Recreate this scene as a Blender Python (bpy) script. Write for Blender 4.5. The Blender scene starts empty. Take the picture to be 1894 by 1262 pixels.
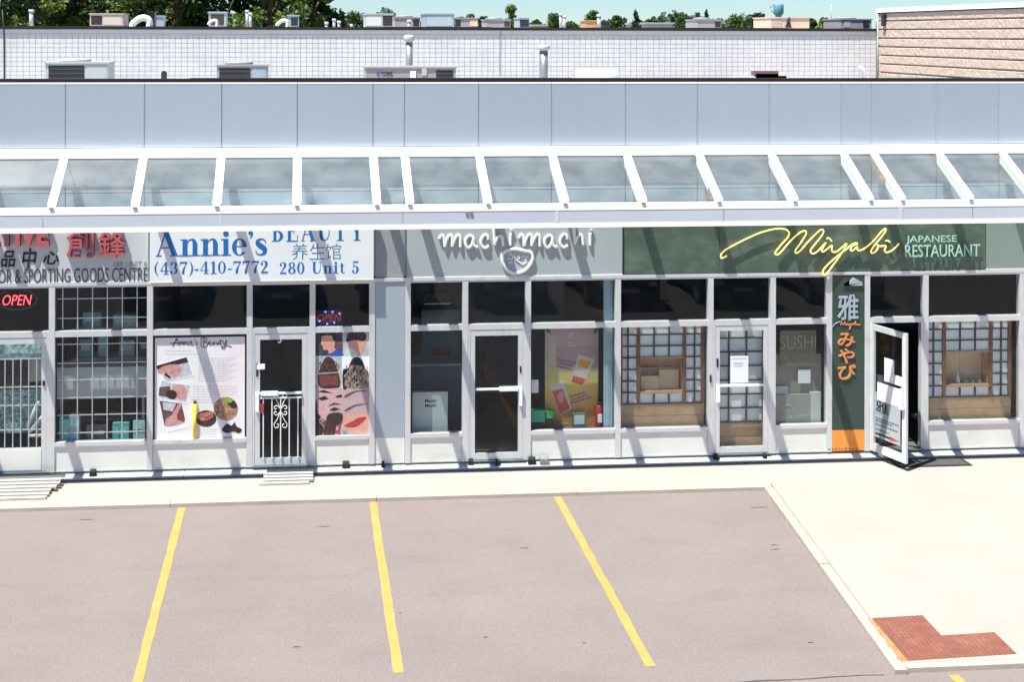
import bpy, math, random
from mathutils import Vector, Matrix
random.seed(7)
R = math.radians
SC = bpy.context.scene
COL = SC.collection

# ------------------------------------------------------------------ camera
FPX, CX, CY, YAW, ROLL, DIST, HGT = 2570.0, 796.6, 63.3, .0924, .0023, 21.98, 6.893
fw = Vector((math.sin(YAW), math.cos(YAW), 0)); r0 = Vector((math.cos(YAW), -math.sin(YAW), 0)); u0 = Vector((0, 0, 1))
rt = r0*math.cos(ROLL) + u0*math.sin(ROLL); up = -r0*math.sin(ROLL) + u0*math.cos(ROLL)
cam_d = bpy.data.cameras.new('camera'); cam = bpy.data.objects.new('camera', cam_d); COL.objects.link(cam)
m = Matrix(((rt.x, up.x, -fw.x, 0), (rt.y, up.y, -fw.y, -DIST), (rt.z, up.z, -fw.z, HGT), (0, 0, 0, 1)))
cam.matrix_world = m
cam_d.sensor_width = 36; cam_d.lens = 36*FPX/1894
cam_d.shift_x = (947-CX)/1894; cam_d.shift_y = -(631-CY)/1894
cam_d.clip_end = 6000; cam_d.clip_start = .1
SC.camera = cam
# ------------------------------------------------------------------ light
SUN_EL, SUN_AZ = 68.0, 55.5            # azimuth to the left of the facade's normal
w = bpy.data.worlds.new('World'); SC.world = w; w.use_nodes = True
nt = w.node_tree; bg = nt.nodes['Background']
sky = nt.nodes.new('ShaderNodeTexSky'); sky.sky_type = 'NISHITA'; sky.sun_disc = False
sky.sun_elevation = R(SUN_EL); sky.sun_rotation = R(180+SUN_AZ); sky.altitude = 200
sky.air_density = 1.0; sky.dust_density = .0; sky.ozone_density = 4.0
tint = nt.nodes.new('ShaderNodeMix'); tint.data_type = 'RGBA'; tint.blend_type = 'MULTIPLY'; tint.inputs[0].default_value = 1; tint.inputs[7].default_value = (.62, .80, 1.0, 1)
nt.links.new(sky.outputs[0], tint.inputs[6]); nt.links.new(tint.outputs[2], bg.inputs[0]); bg.inputs[1].default_value = .055
sd = bpy.data.lights.new('sun', 'SUN'); sd.energy = 5.0; sd.angle = R(.5); sd.color = (1, .955, .89)
so = bpy.data.objects.new('sun', sd); COL.objects.link(so)
sv = Vector((-math.sin(R(SUN_AZ))*math.cos(R(SUN_EL)), -math.cos(R(SUN_AZ))*math.cos(R(SUN_EL)), math.sin(R(SUN_EL))))
so.rotation_euler = sv.to_track_quat('Z', 'Y').to_euler(); so.location = sv*60
SC.view_settings.view_transform = 'Standard'; SC.view_settings.look = 'None'
SC.view_settings.exposure = 1.33; SC.view_settings.gamma = 1; SC.view_settings.use_curve_mapping = False

# ------------------------------------------------------------------ helpers
def ray(px, py):
    return fw + rt*((px-CX)/FPX) - up*((py-CY)/FPX)
def P(px, py, Y=0.0):                       # photo pixel -> (x, z) on the upright plane at depth Y
    d = ray(px, py); k = (Y+DIST)/d.y
    return d.x*k, HGT+d.z*k
def PX(px, py=560, Y=0.0): return P(px, py, Y)[0]
def PZ(px, py, Y=0.0): return P(px, py, Y)[1]
def G(px, py, z=0.0):                       # photo pixel -> (x, y) on level ground z
    d = ray(px, py); k = (z-HGT)/d.z
    return d.x*k, -DIST+d.y*k
WORLD = {}
def tag(o, label=None, cat=None, group=None, kind=None):
    if label: o['label'] = label
    if cat: o['category'] = cat
    if group: o['group'] = group
    if kind: o['kind'] = kind
    return o
def thing(name, loc, label, cat, group=None):
    o = bpy.data.objects.new(name, None); COL.objects.link(o); o.location = loc; o.empty_display_size = .2
    WORLD[o] = Vector(loc); return tag(o, label, cat, group)

MATS = {}
def S(n, name, val):
    if name in n.inputs: n.inputs[name].default_value = val
def mat(name, col, rough=.6, metal=0., var=.08, scale=2.0, bump=0., bscale=60., spec=.4, rand=0., fine=0., fscale=90., stain=None, emit=0., trans=0.):
    if name in MATS: return MATS[name]
    M = bpy.data.materials.new(name); M.use_nodes = True; t = M.node_tree; L = t.links; b = t.nodes['Principled BSDF']
    c = (*col, 1)
    S(b, 'Base Color', c); S(b, 'Roughness', rough); S(b, 'Metallic', metal); S(b, 'Specular IOR Level', spec)
    geo = t.nodes.new('ShaderNodeNewGeometry'); cur = None
    def mul(prev, fac_socket, lo, hi):
        mr = t.nodes.new('ShaderNodeMapRange'); L.new(fac_socket, mr.inputs[0]); mr.inputs[1].default_value = .3; mr.inputs[2].default_value = .7
        mr.inputs[3].default_value = lo; mr.inputs[4].default_value = hi
        mx = t.nodes.new('ShaderNodeMix'); mx.data_type = 'RGBA'; mx.blend_type = 'MULTIPLY'; mx.inputs[0].default_value = 1
        if prev is None: mx.inputs[6].default_value = c
        else: L.new(prev, mx.inputs[6])
        L.new(mr.outputs[0], mx.inputs[7]); return mx.outputs[2]
    if var:
        n = t.nodes.new('ShaderNodeTexNoise'); n.inputs['Scale'].default_value = scale; n.inputs['Detail'].default_value = 6; n.inputs['Roughness'].default_value = .6
        L.new(geo.outputs['Position'], n.inputs['Vector']); cur = mul(cur, n.outputs[0], 1-var, 1+var)
    if fine:
        n = t.nodes.new('ShaderNodeTexNoise'); n.inputs['Scale'].default_value = fscale; n.inputs['Detail'].default_value = 3
        L.new(geo.outputs['Position'], n.inputs['Vector']); cur = mul(cur, n.outputs[0], 1-fine, 1+fine)
    if rand:
        oi = t.nodes.new('ShaderNodeObjectInfo'); mr = t.nodes.new('ShaderNodeMapRange'); L.new(oi.outputs['Random'], mr.inputs[0])
        mr.inputs[3].default_value = 1-rand; mr.inputs[4].default_value = 1+rand
        mx = t.nodes.new('ShaderNodeMix'); mx.data_type = 'RGBA'; mx.blend_type = 'MULTIPLY'; mx.inputs[0].default_value = 1
        if cur is None: mx.inputs[6].default_value = c
        else: L.new(cur, mx.inputs[6])
        L.new(mr.outputs[0], mx.inputs[7]); cur = mx.outputs[2]
    if stain:                                  # (colour, (sx,sy,sz), threshold, softness, amount)
        sc, sxyz, th, soft, am = stain
        mp = t.nodes.new('ShaderNodeMapping'); mp.inputs['Scale'].default_value = sxyz; L.new(geo.outputs['Position'], mp.inputs[0])
        n = t.nodes.new('ShaderNodeTexNoise'); n.inputs['Scale'].default_value = 1; n.inputs['Detail'].default_value = 7; n.inputs['Roughness'].default_value = .65
        L.new(mp.outputs[0], n.inputs['Vector'])
        mr = t.nodes.new('ShaderNodeMapRange'); L.new(n.outputs[0], mr.inputs[0]); mr.inputs[1].default_value = th; mr.inputs[2].default_value = th+soft; mr.inputs[3].default_value = 0; mr.inputs[4].default_value = am
        mx = t.nodes.new('ShaderNodeMix'); mx.data_type = 'RGBA'; L.new(mr.outputs[0], mx.inputs[0])
        if cur is None: mx.inputs[6].default_value = c
        else: L.new(cur, mx.inputs[6])
        mx.inputs[7].default_value = (*sc, 1); cur = mx.outputs[2]
    if cur is not None: L.new(cur, b.inputs['Base Color'])
    if bump:
        n = t.nodes.new('ShaderNodeTexNoise'); n.inputs['Scale'].default_value = bscale; n.inputs['Detail'].default_value = 4
        L.new(geo.outputs['Position'], n.inputs['Vector'])
        bp = t.nodes.new('ShaderNodeBump'); bp.inputs['Strength'].default_value = bump; bp.inputs['Distance'].default_value = .02
        L.new(n.outputs[0], bp.inputs['Height']); L.new(bp.outputs[0], b.inputs['Normal'])
    if emit: S(b, 'Emission Color', c); S(b, 'Emission Strength', emit)
    if trans:
        tr = t.nodes.new('ShaderNodeBsdfTranslucent'); mxs = t.nodes.new('ShaderNodeMixShader'); mxs.inputs[0].default_value = trans
        if cur is not None: L.new(cur, tr.inputs[0])
        else: tr.inputs[0].default_value = c
        out = t.nodes['Material Output']; L.new(b.outputs[0], mxs.inputs[1]); L.new(tr.outputs[0], mxs.inputs[2]); L.new(mxs.outputs[0], out.inputs[0])
    MATS[name] = M; return M
def glass(name, tint, base=.05, rough=0.0, gain=.9, dirt=0.):
    M = bpy.data.materials.new(name); M.use_nodes = True; t = M.node_tree; L = t.links; t.nodes.remove(t.nodes['Principled BSDF'])
    tr = t.nodes.new('ShaderNodeBsdfTransparent'); tr.inputs[0].default_value = (*tint, 1)
    gl = t.nodes.new('ShaderNodeBsdfGlossy'); gl.inputs['Roughness'].default_value = rough
    lw = t.nodes.new('ShaderNodeLayerWeight'); lw.inputs[0].default_value = .5
    pw = t.nodes.new('ShaderNodeMath'); pw.operation = 'POWER'; pw.inputs[1].default_value = 5; L.new(lw.outputs['Facing'], pw.inputs[0])
    ma = t.nodes.new('ShaderNodeMath'); ma.operation = 'MULTIPLY_ADD'; ma.inputs[1].default_value = gain; ma.inputs[2].default_value = base; L.new(pw.outputs[0], ma.inputs[0])
    mx = t.nodes.new('ShaderNodeMixShader'); L.new(ma.outputs[0], mx.inputs[0]); L.new(tr.outputs[0], mx.inputs[1]); L.new(gl.outputs[0], mx.inputs[2])
    last = mx.outputs[0]
    if dirt:
        df = t.nodes.new('ShaderNodeBsdfDiffuse'); df.inputs[0].default_value = (.6, .62, .62, 1)
        geo = t.nodes.new('ShaderNodeNewGeometry'); n = t.nodes.new('ShaderNodeTexNoise'); n.inputs['Scale'].default_value = 2.5; n.inputs['Detail'].default_value = 6
        L.new(geo.outputs['Position'], n.inputs['Vector']); mr = t.nodes.new('ShaderNodeMapRange'); L.new(n.outputs[0], mr.inputs[0]); mr.inputs[1].default_value = .3; mr.inputs[2].default_value = .75
        mr.inputs[3].default_value = dirt*.5; mr.inputs[4].default_value = dirt*1.5
        m2 = t.nodes.new('ShaderNodeMixShader'); L.new(mr.outputs[0], m2.inputs[0]); L.new(last, m2.inputs[1]); L.new(df.outputs[0], m2.inputs[2]); last = m2.outputs[0]
    L.new(last, t.nodes['Material Output'].inputs[0]); MATS[name] = M; return M

class MB:
    def __init__(s): s.v = []; s.f = []; s.m = []; s.mats = []; s.cur = 0; s.sm = []
    def use(s, M):
        if M not in s.mats: s.mats.append(M)
        s.cur = s.mats.index(M); return s
    def face(s, idx, smooth=False): s.f.append(idx); s.m.append(s.cur); s.sm.append(smooth)
    def box(s, x0, x1, y0, y1, z0, z1):
        if x1 < x0: x0, x1 = x1, x0
        if y1 < y0: y0, y1 = y1, y0
        if z1 < z0: z0, z1 = z1, z0
        b = len(s.v)
        s.v += [(x0, y0, z0), (x1, y0, z0), (x1, y1, z0), (x0, y1, z0), (x0, y0, z1), (x1, y0, z1), (x1, y1, z1), (x0, y1, z1)]
        for q in ((0, 3, 2, 1), (4, 5, 6, 7), (0, 1, 5, 4), (1, 2, 6, 5), (2, 3, 7, 6), (3, 0, 4, 7)): s.face([b+i for i in q])
        return s
    def hexa(s, bot, top):                     # 4 bottom and 4 top points, counter-clockwise
        b = len(s.v); s.v += [tuple(p) for p in bot] + [tuple(p) for p in top]
        for q in ((3, 2, 1, 0), (4, 5, 6, 7), (0, 1, 5, 4), (1, 2, 6, 5), (2, 3, 7, 6), (3, 0, 4, 7)): s.face([b+i for i in q])
        return s
    def prism(s, poly, y0, y1):                # polygon in x,z, extruded along y (y0 is the front)
        a = sum(poly[i][0]*poly[(i+1) % len(poly)][1]-poly[(i+1) % len(poly)][0]*poly[i][1] for i in range(len(poly)))
        if a < 0: poly = poly[::-1]
        n = len(poly); b = len(s.v); s.v += [(x, y0, z) for x, z in poly] + [(x, y1, z) for x, z in poly]
        s.face(list(range(b, b+n))); s.face(list(range(b+2*n-1, b+n-1, -1)))
        for i in range(n):
            j = (i+1) % n; s.face([b+j, b+i, b+n+i, b+n+j])
        return s
    def zprism(s, poly, z0, z1):               # polygon in x,y, extruded up
        a = sum(poly[i][0]*poly[(i+1) % len(poly)][1]-poly[(i+1) % len(poly)][0]*poly[i][1] for i in range(len(poly)))
        if a < 0: poly = poly[::-1]
        n = len(poly); b = len(s.v); s.v += [(x, y, z0) for x, y in poly] + [(x, y, z1) for x, y in poly]
        s.face(list(range(b+n-1, b-1, -1))); s.face(list(range(b+n, b+2*n)))
        for i in range(n):
            j = (i+1) % n; s.face([b+i, b+j, b+n+j, b+n+i])
        return s
    def sheet(s, poly, z):
        b = len(s.v); s.v += [(x, y, z) for x, y in poly]; s.face(list(range(b, b+len(poly)))); return s
    def tube(s, pts, r, n=8, closed=False, cap=True):
        pts = [Vector(p) for p in pts]; N = len(pts); b = len(s.v); nrm = None
        rr = r if isinstance(r, (list, tuple)) else [r]*N
        for i, p in enumerate(pts):
            a = pts[i-1] if (i > 0 or closed) else p; c = pts[(i+1) % N] if (i < N-1 or closed) else p
            t = (c-a); t = t.normalized() if t.length > 1e-9 else Vector((0, 0, 1))
            if nrm is None:
                nrm = t.cross(Vector((0, 1, 0))); nrm = nrm if nrm.length > .1 else t.cross(Vector((1, 0, 0)))
            nrm = (nrm - t*nrm.dot(t)); nrm = nrm.normalized() if nrm.length > 1e-6 else t.orthogonal().normalized()
            bi = t.cross(nrm)
            for k in range(n):
                a_ = 2*math.pi*k/n; s.v.append(tuple(p + (nrm*math.cos(a_)+bi*math.sin(a_))*rr[i]))
        for i in range(N if closed else N-1):
            for k in range(n):
                k2 = (k+1) % n; i2 = (i+1) % N
                s.face([b+i*n+k, b+i*n+k2, b+i2*n+k2, b+i2*n+k], True)
        if cap and not closed:
            s.face([b+k for k in range(n)][::-1]); s.face([b+(N-1)*n+k for k in range(n)])
        return s
    def lathe(s, cx, cy, prof, n=20):          # prof: (radius, z)
        b = len(s.v)
        for r, z in prof:
            for k in range(n):
                a = 2*math.pi*k/n; s.v.append((cx+r*math.cos(a), cy+r*math.sin(a), z))
        for i in range(len(prof)-1):
            for k in range(n):
                k2 = (k+1) % n; s.face([b+i*n+k, b+i*n+k2, b+(i+1)*n+k2, b+(i+1)*n+k], True)
        s.face([b+k for k in range(n)][::-1]); s.face([b+(len(prof)-1)*n+k for k in range(n)])
        return s
    def build(s, name, M=None, parent=None, label=None, cat=None, group=None, kind=None, origin=None):
        if M is not None and not s.mats: s.mats = [M]
        xs = [v[0] for v in s.v]; ys = [v[1] for v in s.v]; zs = [v[2] for v in s.v]
        o3 = Vector(origin) if origin else Vector(((min(xs)+max(xs))/2, (min(ys)+max(ys))/2, min(zs)))
        me = bpy.data.meshes.new(name); me.from_pydata([(v[0]-o3.x, v[1]-o3.y, v[2]-o3.z) for v in s.v], [], s.f)
        for q in s.mats: me.materials.append(q)
        me.polygons.foreach_set('material_index', s.m); me.polygons.foreach_set('use_smooth', s.sm); me.update()
        o = bpy.data.objects.new(name, me); COL.objects.link(o)
        o.location = o3 - (WORLD[parent] if parent else Vector()); WORLD[o] = o3
        if parent: o.parent = parent
        return tag(o, label, cat, group, kind)
def box(name, M, parent, x0, x1, y0, y1, z0, z1, **k):
    return MB().box(x0, x1, y0, y1, z0, z1).build(name, M, parent, **k)
def smooth(pts, seg=6, closed=False):
    out = []; n = len(pts)
    for i in range(n if closed else n-1):
        g = lambda j: pts[j % n] if closed else pts[max(0, min(n-1, j))]
        p0, p1, p2, p3 = g(i-1), g(i), g(i+1), g(i+2)
        for k in range(seg):
            t = k/seg
            out.append(tuple(.5*((2*b)+(c-a)*t+(2*a-5*b+4*c-d)*t*t+(-a+3*b-3*c+d)*t**3) for a, b, c, d in zip(p0, p1, p2, p3)))
    if not closed: out.append(tuple(pts[-1]))
    return out
def fit_text(mb, s, bx, Y, depth, bold=0., shear=0., line=1.0):
    """lettering filling the photo box bx=(x0,y0,x1,y1), standing depth proud of plane Y"""
    c = bpy.data.curves.new('lettering', 'FONT'); c.body = s; c.resolution_u = 3; c.offset = bold; c.shear = shear; c.space_line = line
    o = bpy.data.objects.new('lettering', c); COL.objects.link(o)
    me = bpy.data.meshes.new_from_object(o.evaluated_get(bpy.context.evaluated_depsgraph_get()))
    vs = [v.co.copy() for v in me.vertices]; fs = [list(p.vertices) for p in me.polygons]
    edges = {}
    for f in fs:
        for i in range(len(f)): edges[(f[i], f[(i+1) % len(f)])] = 1
    bpy.data.objects.remove(o); bpy.data.meshes.remove(me); bpy.data.curves.remove(c)
    xa, xb = min(v.x for v in vs), max(v.x for v in vs); ya, yb = min(v.y for v in vs), max(v.y for v in vs)
    X0, Z1 = P(bx[0], bx[1], Y); X1, Z0 = P(bx[2], bx[3], Y)
    b = len(mb.v); n = len(vs)
    pos = [(X0+(v.x-xa)/(xb-xa)*(X1-X0), Z0+(v.y-ya)/(yb-ya)*(Z1-Z0)) for v in vs]
    mb.v += [(x, Y-depth, z) for x, z in pos] + [(x, Y, z) for x, z in pos]
    flip = fs and sum(pos[f[i]][0]*pos[f[(i+1) % len(f)]][1]-pos[f[(i+1) % len(f)]][0]*pos[f[i]][1] for f in fs[:1] for i in range(len(f))) < 0
    for f in fs: mb.face([b+i for i in (f[::-1] if flip else f)])
    for (i, j) in edges:
        if (j, i) not in edges: mb.face([b+i, b+n+i, b+n+j, b+j] if not flip else [b+j, b+n+j, b+n+i, b+i])
    return mb
def split_letters(mb):
    """separate the lettering in mb into one MB per letter"""
    n = len(mb.v); par = list(range(n))
    def fd(a):
        while par[a] != a: par[a] = par[par[a]]; a = par[a]
        return a
    for f in mb.f:
        for i in f[1:]: par[fd(i)] = fd(f[0])
    iv = {}
    for i, v in enumerate(mb.v):
        r = fd(i); a = iv.get(r, [9e9, -9e9]); iv[r] = [min(a[0], v[0]), max(a[1], v[0])]
    roots = sorted(iv, key=lambda r: iv[r][0]); gr = {}; cur = None; end = None; k = -1
    for r in roots:
        if cur is None or iv[r][0] > end - .15*(end-cur): k += 1; cur, end = iv[r]
        else: end = max(end, iv[r][1])
        gr[r] = k
    outs = [MB() for _ in range(k+1)]; mp = [{} for _ in range(k+1)]
    for f, mi in zip(mb.f, mb.m):
        g = gr[fd(f[0])]; o = outs[g]; ix = []
        for i in f:
            if i not in mp[g]: mp[g][i] = len(o.v); o.v.append(mb.v[i])
            ix.append(mp[g][i])
        o.face(ix)
    return [o for o in outs if o.f]

# ------------------------------------------------------------------ materials
asphalt = mat('asphalt', (.162, .139, .129), .92, var=.07, scale=.5, bump=.4, bscale=80, fine=.16, fscale=55, stain=((.128, .108, .10), (.45, 1.6, 1), .52, .22, .42))
concrete = mat('concrete', (.29, .253, .224), .9, var=.05, scale=.8, bump=.15, bscale=60, fine=.03, fscale=45, stain=((.26, .232, .196), (.5, 1.2, 1), .56, .22, .35))
kerb_m = mat('kerb_concrete', (.30, .27, .235), .9, var=.1, scale=1.5, bump=.25, bscale=50, fine=.06, stain=((.215, .195, .175), (.6, 4, 1), .52, .2, .5))
ledge_m = mat('ledge_concrete', (.50, .485, .45), .85, var=.08, scale=2, bump=.2, bscale=40, stain=((.35, .34, .32), (3, 6, 6), .6, .15, .5))
yellow = mat('yellow_paint', (.40, .225, .062), .75, var=.08, scale=3, fine=.08, stain=((.22, .18, .13), (7, 3, 1), .62, .12, .6))
ground_m = mat('ground_earth', (.16, .17, .1), .95, var=.3, scale=.05)
panel_m = mat('grey_metal_panel', (.37, .425, .475), .42, metal=.25, var=.03, scale=.8, rand=.025, stain=((.34, .40, .44), (1.2, 1.2, .5), .5, .3, .3))
panel2_m = mat('grey_metal_panel_lower', (.33, .41, .465), .45, metal=.2, var=.04, scale=.8, rand=.02)
backing = mat('dark_backing', (.08, .085, .09), .9, var=.1)
white_al = mat('white_painted_aluminium', (.86, .855, .84), .42, var=.03, scale=3, stain=((.5, .49, .47), (4, 4, 2), .62, .15, .4))
frame_al = mat('storefront_aluminium', (.63, .63, .625), .38, metal=.25, var=.05, scale=5, stain=((.38, .38, .38), (9, 9, 2.5), .58, .16, .5))
base_m = mat('base_panel_metal', (.74, .705, .645), .55, var=.04, scale=2, stain=((.46, .44, .40), (1.5, 1, 3), .55, .2, .4))
fascia_m = mat('fascia_panel', (.50, .54, .585), .45, metal=.15, var=.03, rand=.02)
black_cap = mat('black_flashing', (.010, .010, .011), .85, var=.2)
roofing = mat('roof_membrane', (.42, .42, .41), .95, var=.15, scale=.6)
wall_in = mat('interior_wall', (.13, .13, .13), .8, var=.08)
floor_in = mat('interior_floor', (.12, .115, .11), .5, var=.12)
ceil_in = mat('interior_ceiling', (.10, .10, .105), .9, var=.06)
dark = mat('dark_plastic', (.02, .02, .022), .5, var=.15)
black = mat('black_rubber', (.015, .015, .016), .8, var=.2)
steel = mat('galvanised_steel', (.28, .295, .31), .45, metal=.6, var=.12, scale=4)
white_p = mat('white_print', (.80, .80, .79), .6, var=.02)
glass_win = glass('window_glass', (.935, .95, .945), .019, gain=.85, dirt=.004)
glass_can = glass('canopy_glass', (.935, .972, .962), .05, gain=.8, dirt=.055)
red_m = mat('red_letter', (.42, .045, .06), .45, var=.06)
blue_m = mat('blue_print', (.012, .13, .42), .5, var=.03)
ink = mat('black_ink', (.02, .02, .022), .6, var=.05)
wood = mat('light_wood', (.52, .33, .19), .55, var=.15, scale=6, stain=((.40, .23, .12), (3, 3, 40), .5, .2, .4))
wood_d = mat('brown_wood', (.20, .085, .05), .5, var=.15, scale=8)
wood_pale = mat('pale_wood', (.62, .46, .30), .55, var=.1, scale=5, stain=((.36, .23, .12), (2, 2, 30), .5, .25, .4))
paper = mat('shoji_paper', (.78, .81, .79), .8, var=.04, rand=.05)

# ------------------------------------------------------------------ setting: ground
zl = -.05                                           # lot level; the walk is z = 0
MB().sheet([(-2500, -1500), (2500, -1500), (2500, 3500), (-2500, 3500)], -.14).build('ground', ground_m, kind='structure', label='flat ground reaching out to the horizon')
MB().sheet([(-70, -70), (80, -70), (80, 120), (-70, 120)], zl).build('parking_lot', asphalt, kind='structure', label='worn grey asphalt parking lot in front of the shops')
YK = -1.40                                          # line of the kerb along the lot
padx0, padx1, pady = 7.00, 6.40, -7.44
walk = MB(); walk.use(concrete)
walk.zprism([(-14, YK+.16), (padx0+.19, YK+.16), (padx1+.185, pady+.16), (22, pady+.16), (22, .02), (-14, .02)], -.3, 0)
walk.build('sidewalk', kind='structure', label='pale concrete walk and pad along the shop fronts')
def kerb_line(a, b, wd, joints):
    a = Vector((*a, 0)); b = Vector((*b, 0)); d = b-a; L = d.length; d.normalize(); nn = Vector((-d.y, d.x, 0))
    n = max(1, int(L/joints)); 
    for i in range(n):
        p = a+d*(L*i/n+.004); q = a+d*(L*(i+1)/n-.004)
        jz = random.uniform(-.003, .003)
        kb = MB().use(kerb_m); kb.hexa([p, q, q+nn*wd, p+nn*wd], [p+nn*.025+Vector((0, 0, .004+jz)), q+nn*.025+Vector((0, 0, .004+jz)), q+nn*(wd-.006)+Vector((0, 0, .006+jz)), p+nn*(wd-.006)+Vector((0, 0, .006+jz))])
        for k in range(4): kb.v[k] = (kb.v[k][0], kb.v[k][1], -.28)
        kb.build('kerb', kind='structure')
kerb_line((-14, YK), (padx0+.165, YK), .155, 3.0)
kerb_line((padx0, YK-.004), (padx1, pady+.0), .165, 2.9)
kerb_line((padx1+.17, pady), (22, pady), .15, 3.0)
# painted lines
def paint(x0, y0, x1, y1, wd):
    n = 26; L = []; Rr = []
    for i in range(n+1):
        t = i/n; x = x0+(x1-x0)*t; y = y0+(y1-y0)*t
        L.append((x-wd/2+random.uniform(-.006, .006), y)); Rr.append((x+wd/2+random.uniform(-.006, .006), y))
    ml = MB(); b = 0
    for i in range(n+1): ml.v += [(*L[i], zl+.004), (*Rr[i], zl+.004)]
    for i in range(n): ml.face([2*i+2, 2*i+3, 2*i+1, 2*i] if y1 > y0 else [2*i, 2*i+1, 2*i+3, 2*i+2])
    return ml.build('parking_line', yellow, kind='structure')
for (xa, ya, xb, yb) in ((-1.735, YK+.0, -1.735, -7.0), (1.06, YK, 1.04, -6.93), (3.83, YK, 3.83, -7.02), (7.04, -7.50, 7.5, -12.6), (-4.5, YK, -4.5, -7.0)):
    paint(xa, yb, xb if False else xa, ya-.003, .11) if abs(xa-xb) < .05 else paint(xb, yb, xa, ya, .12)
# seam in the asphalt
sm = MB(); pts = [(3.1+i*.2, -7.50+.02*i*.2+random.uniform(-.012, .012)) for i in range(17)]
sm.v = [(x, y, zl+.003) for x, y in pts] + [(x, y+random.uniform(.012, .03), zl+.003) for x, y in pts]
for i in range(16): sm.face([i, i+1, 18+i, 17+i])
sm.build('asphalt_seam', mat('crack_tar', (.05, .045, .045), .9, var=.2), kind='structure')

crk = MATS['crack_tar']
for (px, py, l, kk) in ((1405, 940, .30, .3), (1433, 1010, .12, .8), (1433, 1016, .14, -.6), (1133, 1098, .10, 1.0), (600, 975, .18, .1), (898, 1180, .05, .2), (548, 1198, .10, .3), (970, 1015, .14, .2), (160, 962, .22, .05), (740, 1135, .04, .2), (1500, 1190, .08, .3), (1080, 1190, .05, .2)):
    x, y = G(px, py, zl); q = MB(); nn_ = 7
    for i in range(nn_):
        t = i/(nn_-1)-.5; wv = .011*(1-4*t*t)+.001; cx, cy = x+l*t, y+kk*l*(.25-t*t)+random.uniform(-.004, .004); q.v += [(cx, cy-wv, zl+.003), (cx, cy+wv, zl+.003)]
    for i in range(nn_-1): q.face([2*i, 2*i+2, 2*i+3, 2*i+1])
    q.build('asphalt_crack', crk, kind='structure')
# rusty tactile plates set in the pad
rust = mat('rusty_plate', (.165, .062, .042), .8, var=.2, scale=5, bump=.3, bscale=80, fine=.12, fscale=50, stain=((.30, .13, .08), (2, 2, 2), .56, .18, .6))
tac = thing('tactile_paving', (6.7, -7.0, 0), 'rusty red tactile paving plates set in an L at the pad corner', 'tactile paving')
def plate(poly):
    MB().zprism(poly, -.05, .005).build('plate', rust, tac)
    xs = [p[0] for p in poly]; ys = [p[1] for p in poly]; d = MB()
    nx, ny = 11, 10
    for i in range(nx):
        for j in range(ny):
            u, v = (i+.5)/nx, (j+.5)/ny
            a = Vector(poly[0]).lerp(Vector(poly[1]), u); b = Vector(poly[3]).lerp(Vector(poly[2]), u); c = a.lerp(b, v)
            q = len(d.v); r1, r2 = .021, .013
            for rr, z in ((r1, .005), (r2, .016)):
                for k in range(6): d.v.append((c.x+rr*math.cos(k*math.pi/3), c.y+rr*math.sin(k*math.pi/3), z))
            for k in range(6): d.face([q+k, q+(k+1) % 6, q+6+(k+1) % 6, q+6+k], True)
            d.face([q+6+k for k in range(6)])
    d.build('domes', rust, tac, kind='stuff')
A0, A1, A2 = Vector((6.72, -6.13)), Vector((7.355, -6.10)), Vector((8.0, -6.07))
dn = Vector((-.03, -.55)); g_ = Vector((.006, 0)); h_ = Vector((0, .006))
for (a, b, dd) in ((A0, A1-g_, Vector()), (A0+dn-h_, A1+dn-g_-h_, Vector()), (A1+dn-h_, A2+dn-h_, Vector())):
    plate([tuple(a+dn+h_*0), tuple(b+dn), tuple(b), tuple(a)])
bl = MB(); n = 40
for i in range(n+1):
    t = i/n; x = 6.716-.057*t; y = -6.14-1.10*t
    wv = .05+.035*t*(1+math.sin(i*.55)*.6)+.012*math.sin(i*1.7)
    bl.v += [(x-wv, y, .0035), (x, y, .0035)]
for i in range(n): bl.face([2*i, 2*i+2, 2*i+3, 2*i+1])
bl.build('rust_bleed', mat('rust_bleed', (.36, .155, .06), .9, var=.25, scale=6, stain=((.30, .24, .18), (5, 3, 8), .52, .2, .6)), tac)

# ------------------------------------------------------------------ strip mall
B = thing('strip_mall', (3.5, 0, 0), 'single-storey strip mall with grey metal panels and a glass canopy', 'building')
XL, XR = -10.9, 19.0
JX = [-3.65-1.207*k for k in range(6, 0, -1)] + [-3.65, -2.443, -1.249, -.069, 1.124, 1.621, 2.805, 3.982, 5.189, 6.373, 7.568, 8.775, 9.286, 10.39, 11.467, 12.63, 13.8, 14.97, 16.14, 17.3, 18.5]
ZR0, ZR1 = 4.96, 5.075            # ridge beam
for a, b in zip(JX[:-1], JX[1:]):
    pm = MB(); g = .007
    pm.box(a+g, b-g, -.0, .045, 5.115, 6.105)
    pm.build('parapet_panel', panel_m, B)
    box('parapet_trim', white_al, B, a+g*.4, b-g*.4, -.003, .05, 6.107, 6.135)
    box('wall_panel', panel_m, B, a+g, b-g, 0, .045, 4.42, ZR0-.005)
    box('wall_panel', panel2_m, B, a+g, b-g, 0, .045, 3.05, 4.41)
    # the joint cover between panels
    box('joint_strip', frame_al, B, a-.006+g, a+g-.002, -.004, .03, 5.12, 6.10)
box('rear_lining', backing, B, XL, XR, .05, .2, 3.045, 6.135)
cp = MB(); x = XL
while x < XR:
    x2 = min(XR, x+3.05); cp = MB(); dz = random.uniform(-.006, .006); cp.box(x, x2-.006, -.002, .28, 6.137, 6.192+dz); cp.build('parapet_cap', black_cap, B); x = x2
box('roof', roofing, B, XL, 19.0, .21, 23, 5.15, 5.35)
box('side_wall', panel2_m, B, XL, XL+.2, .2, 23, 0, 5.15)
box('side_wall', panel2_m, B, XR-.2, XR, .2, 23, 0, 5.15)
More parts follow.
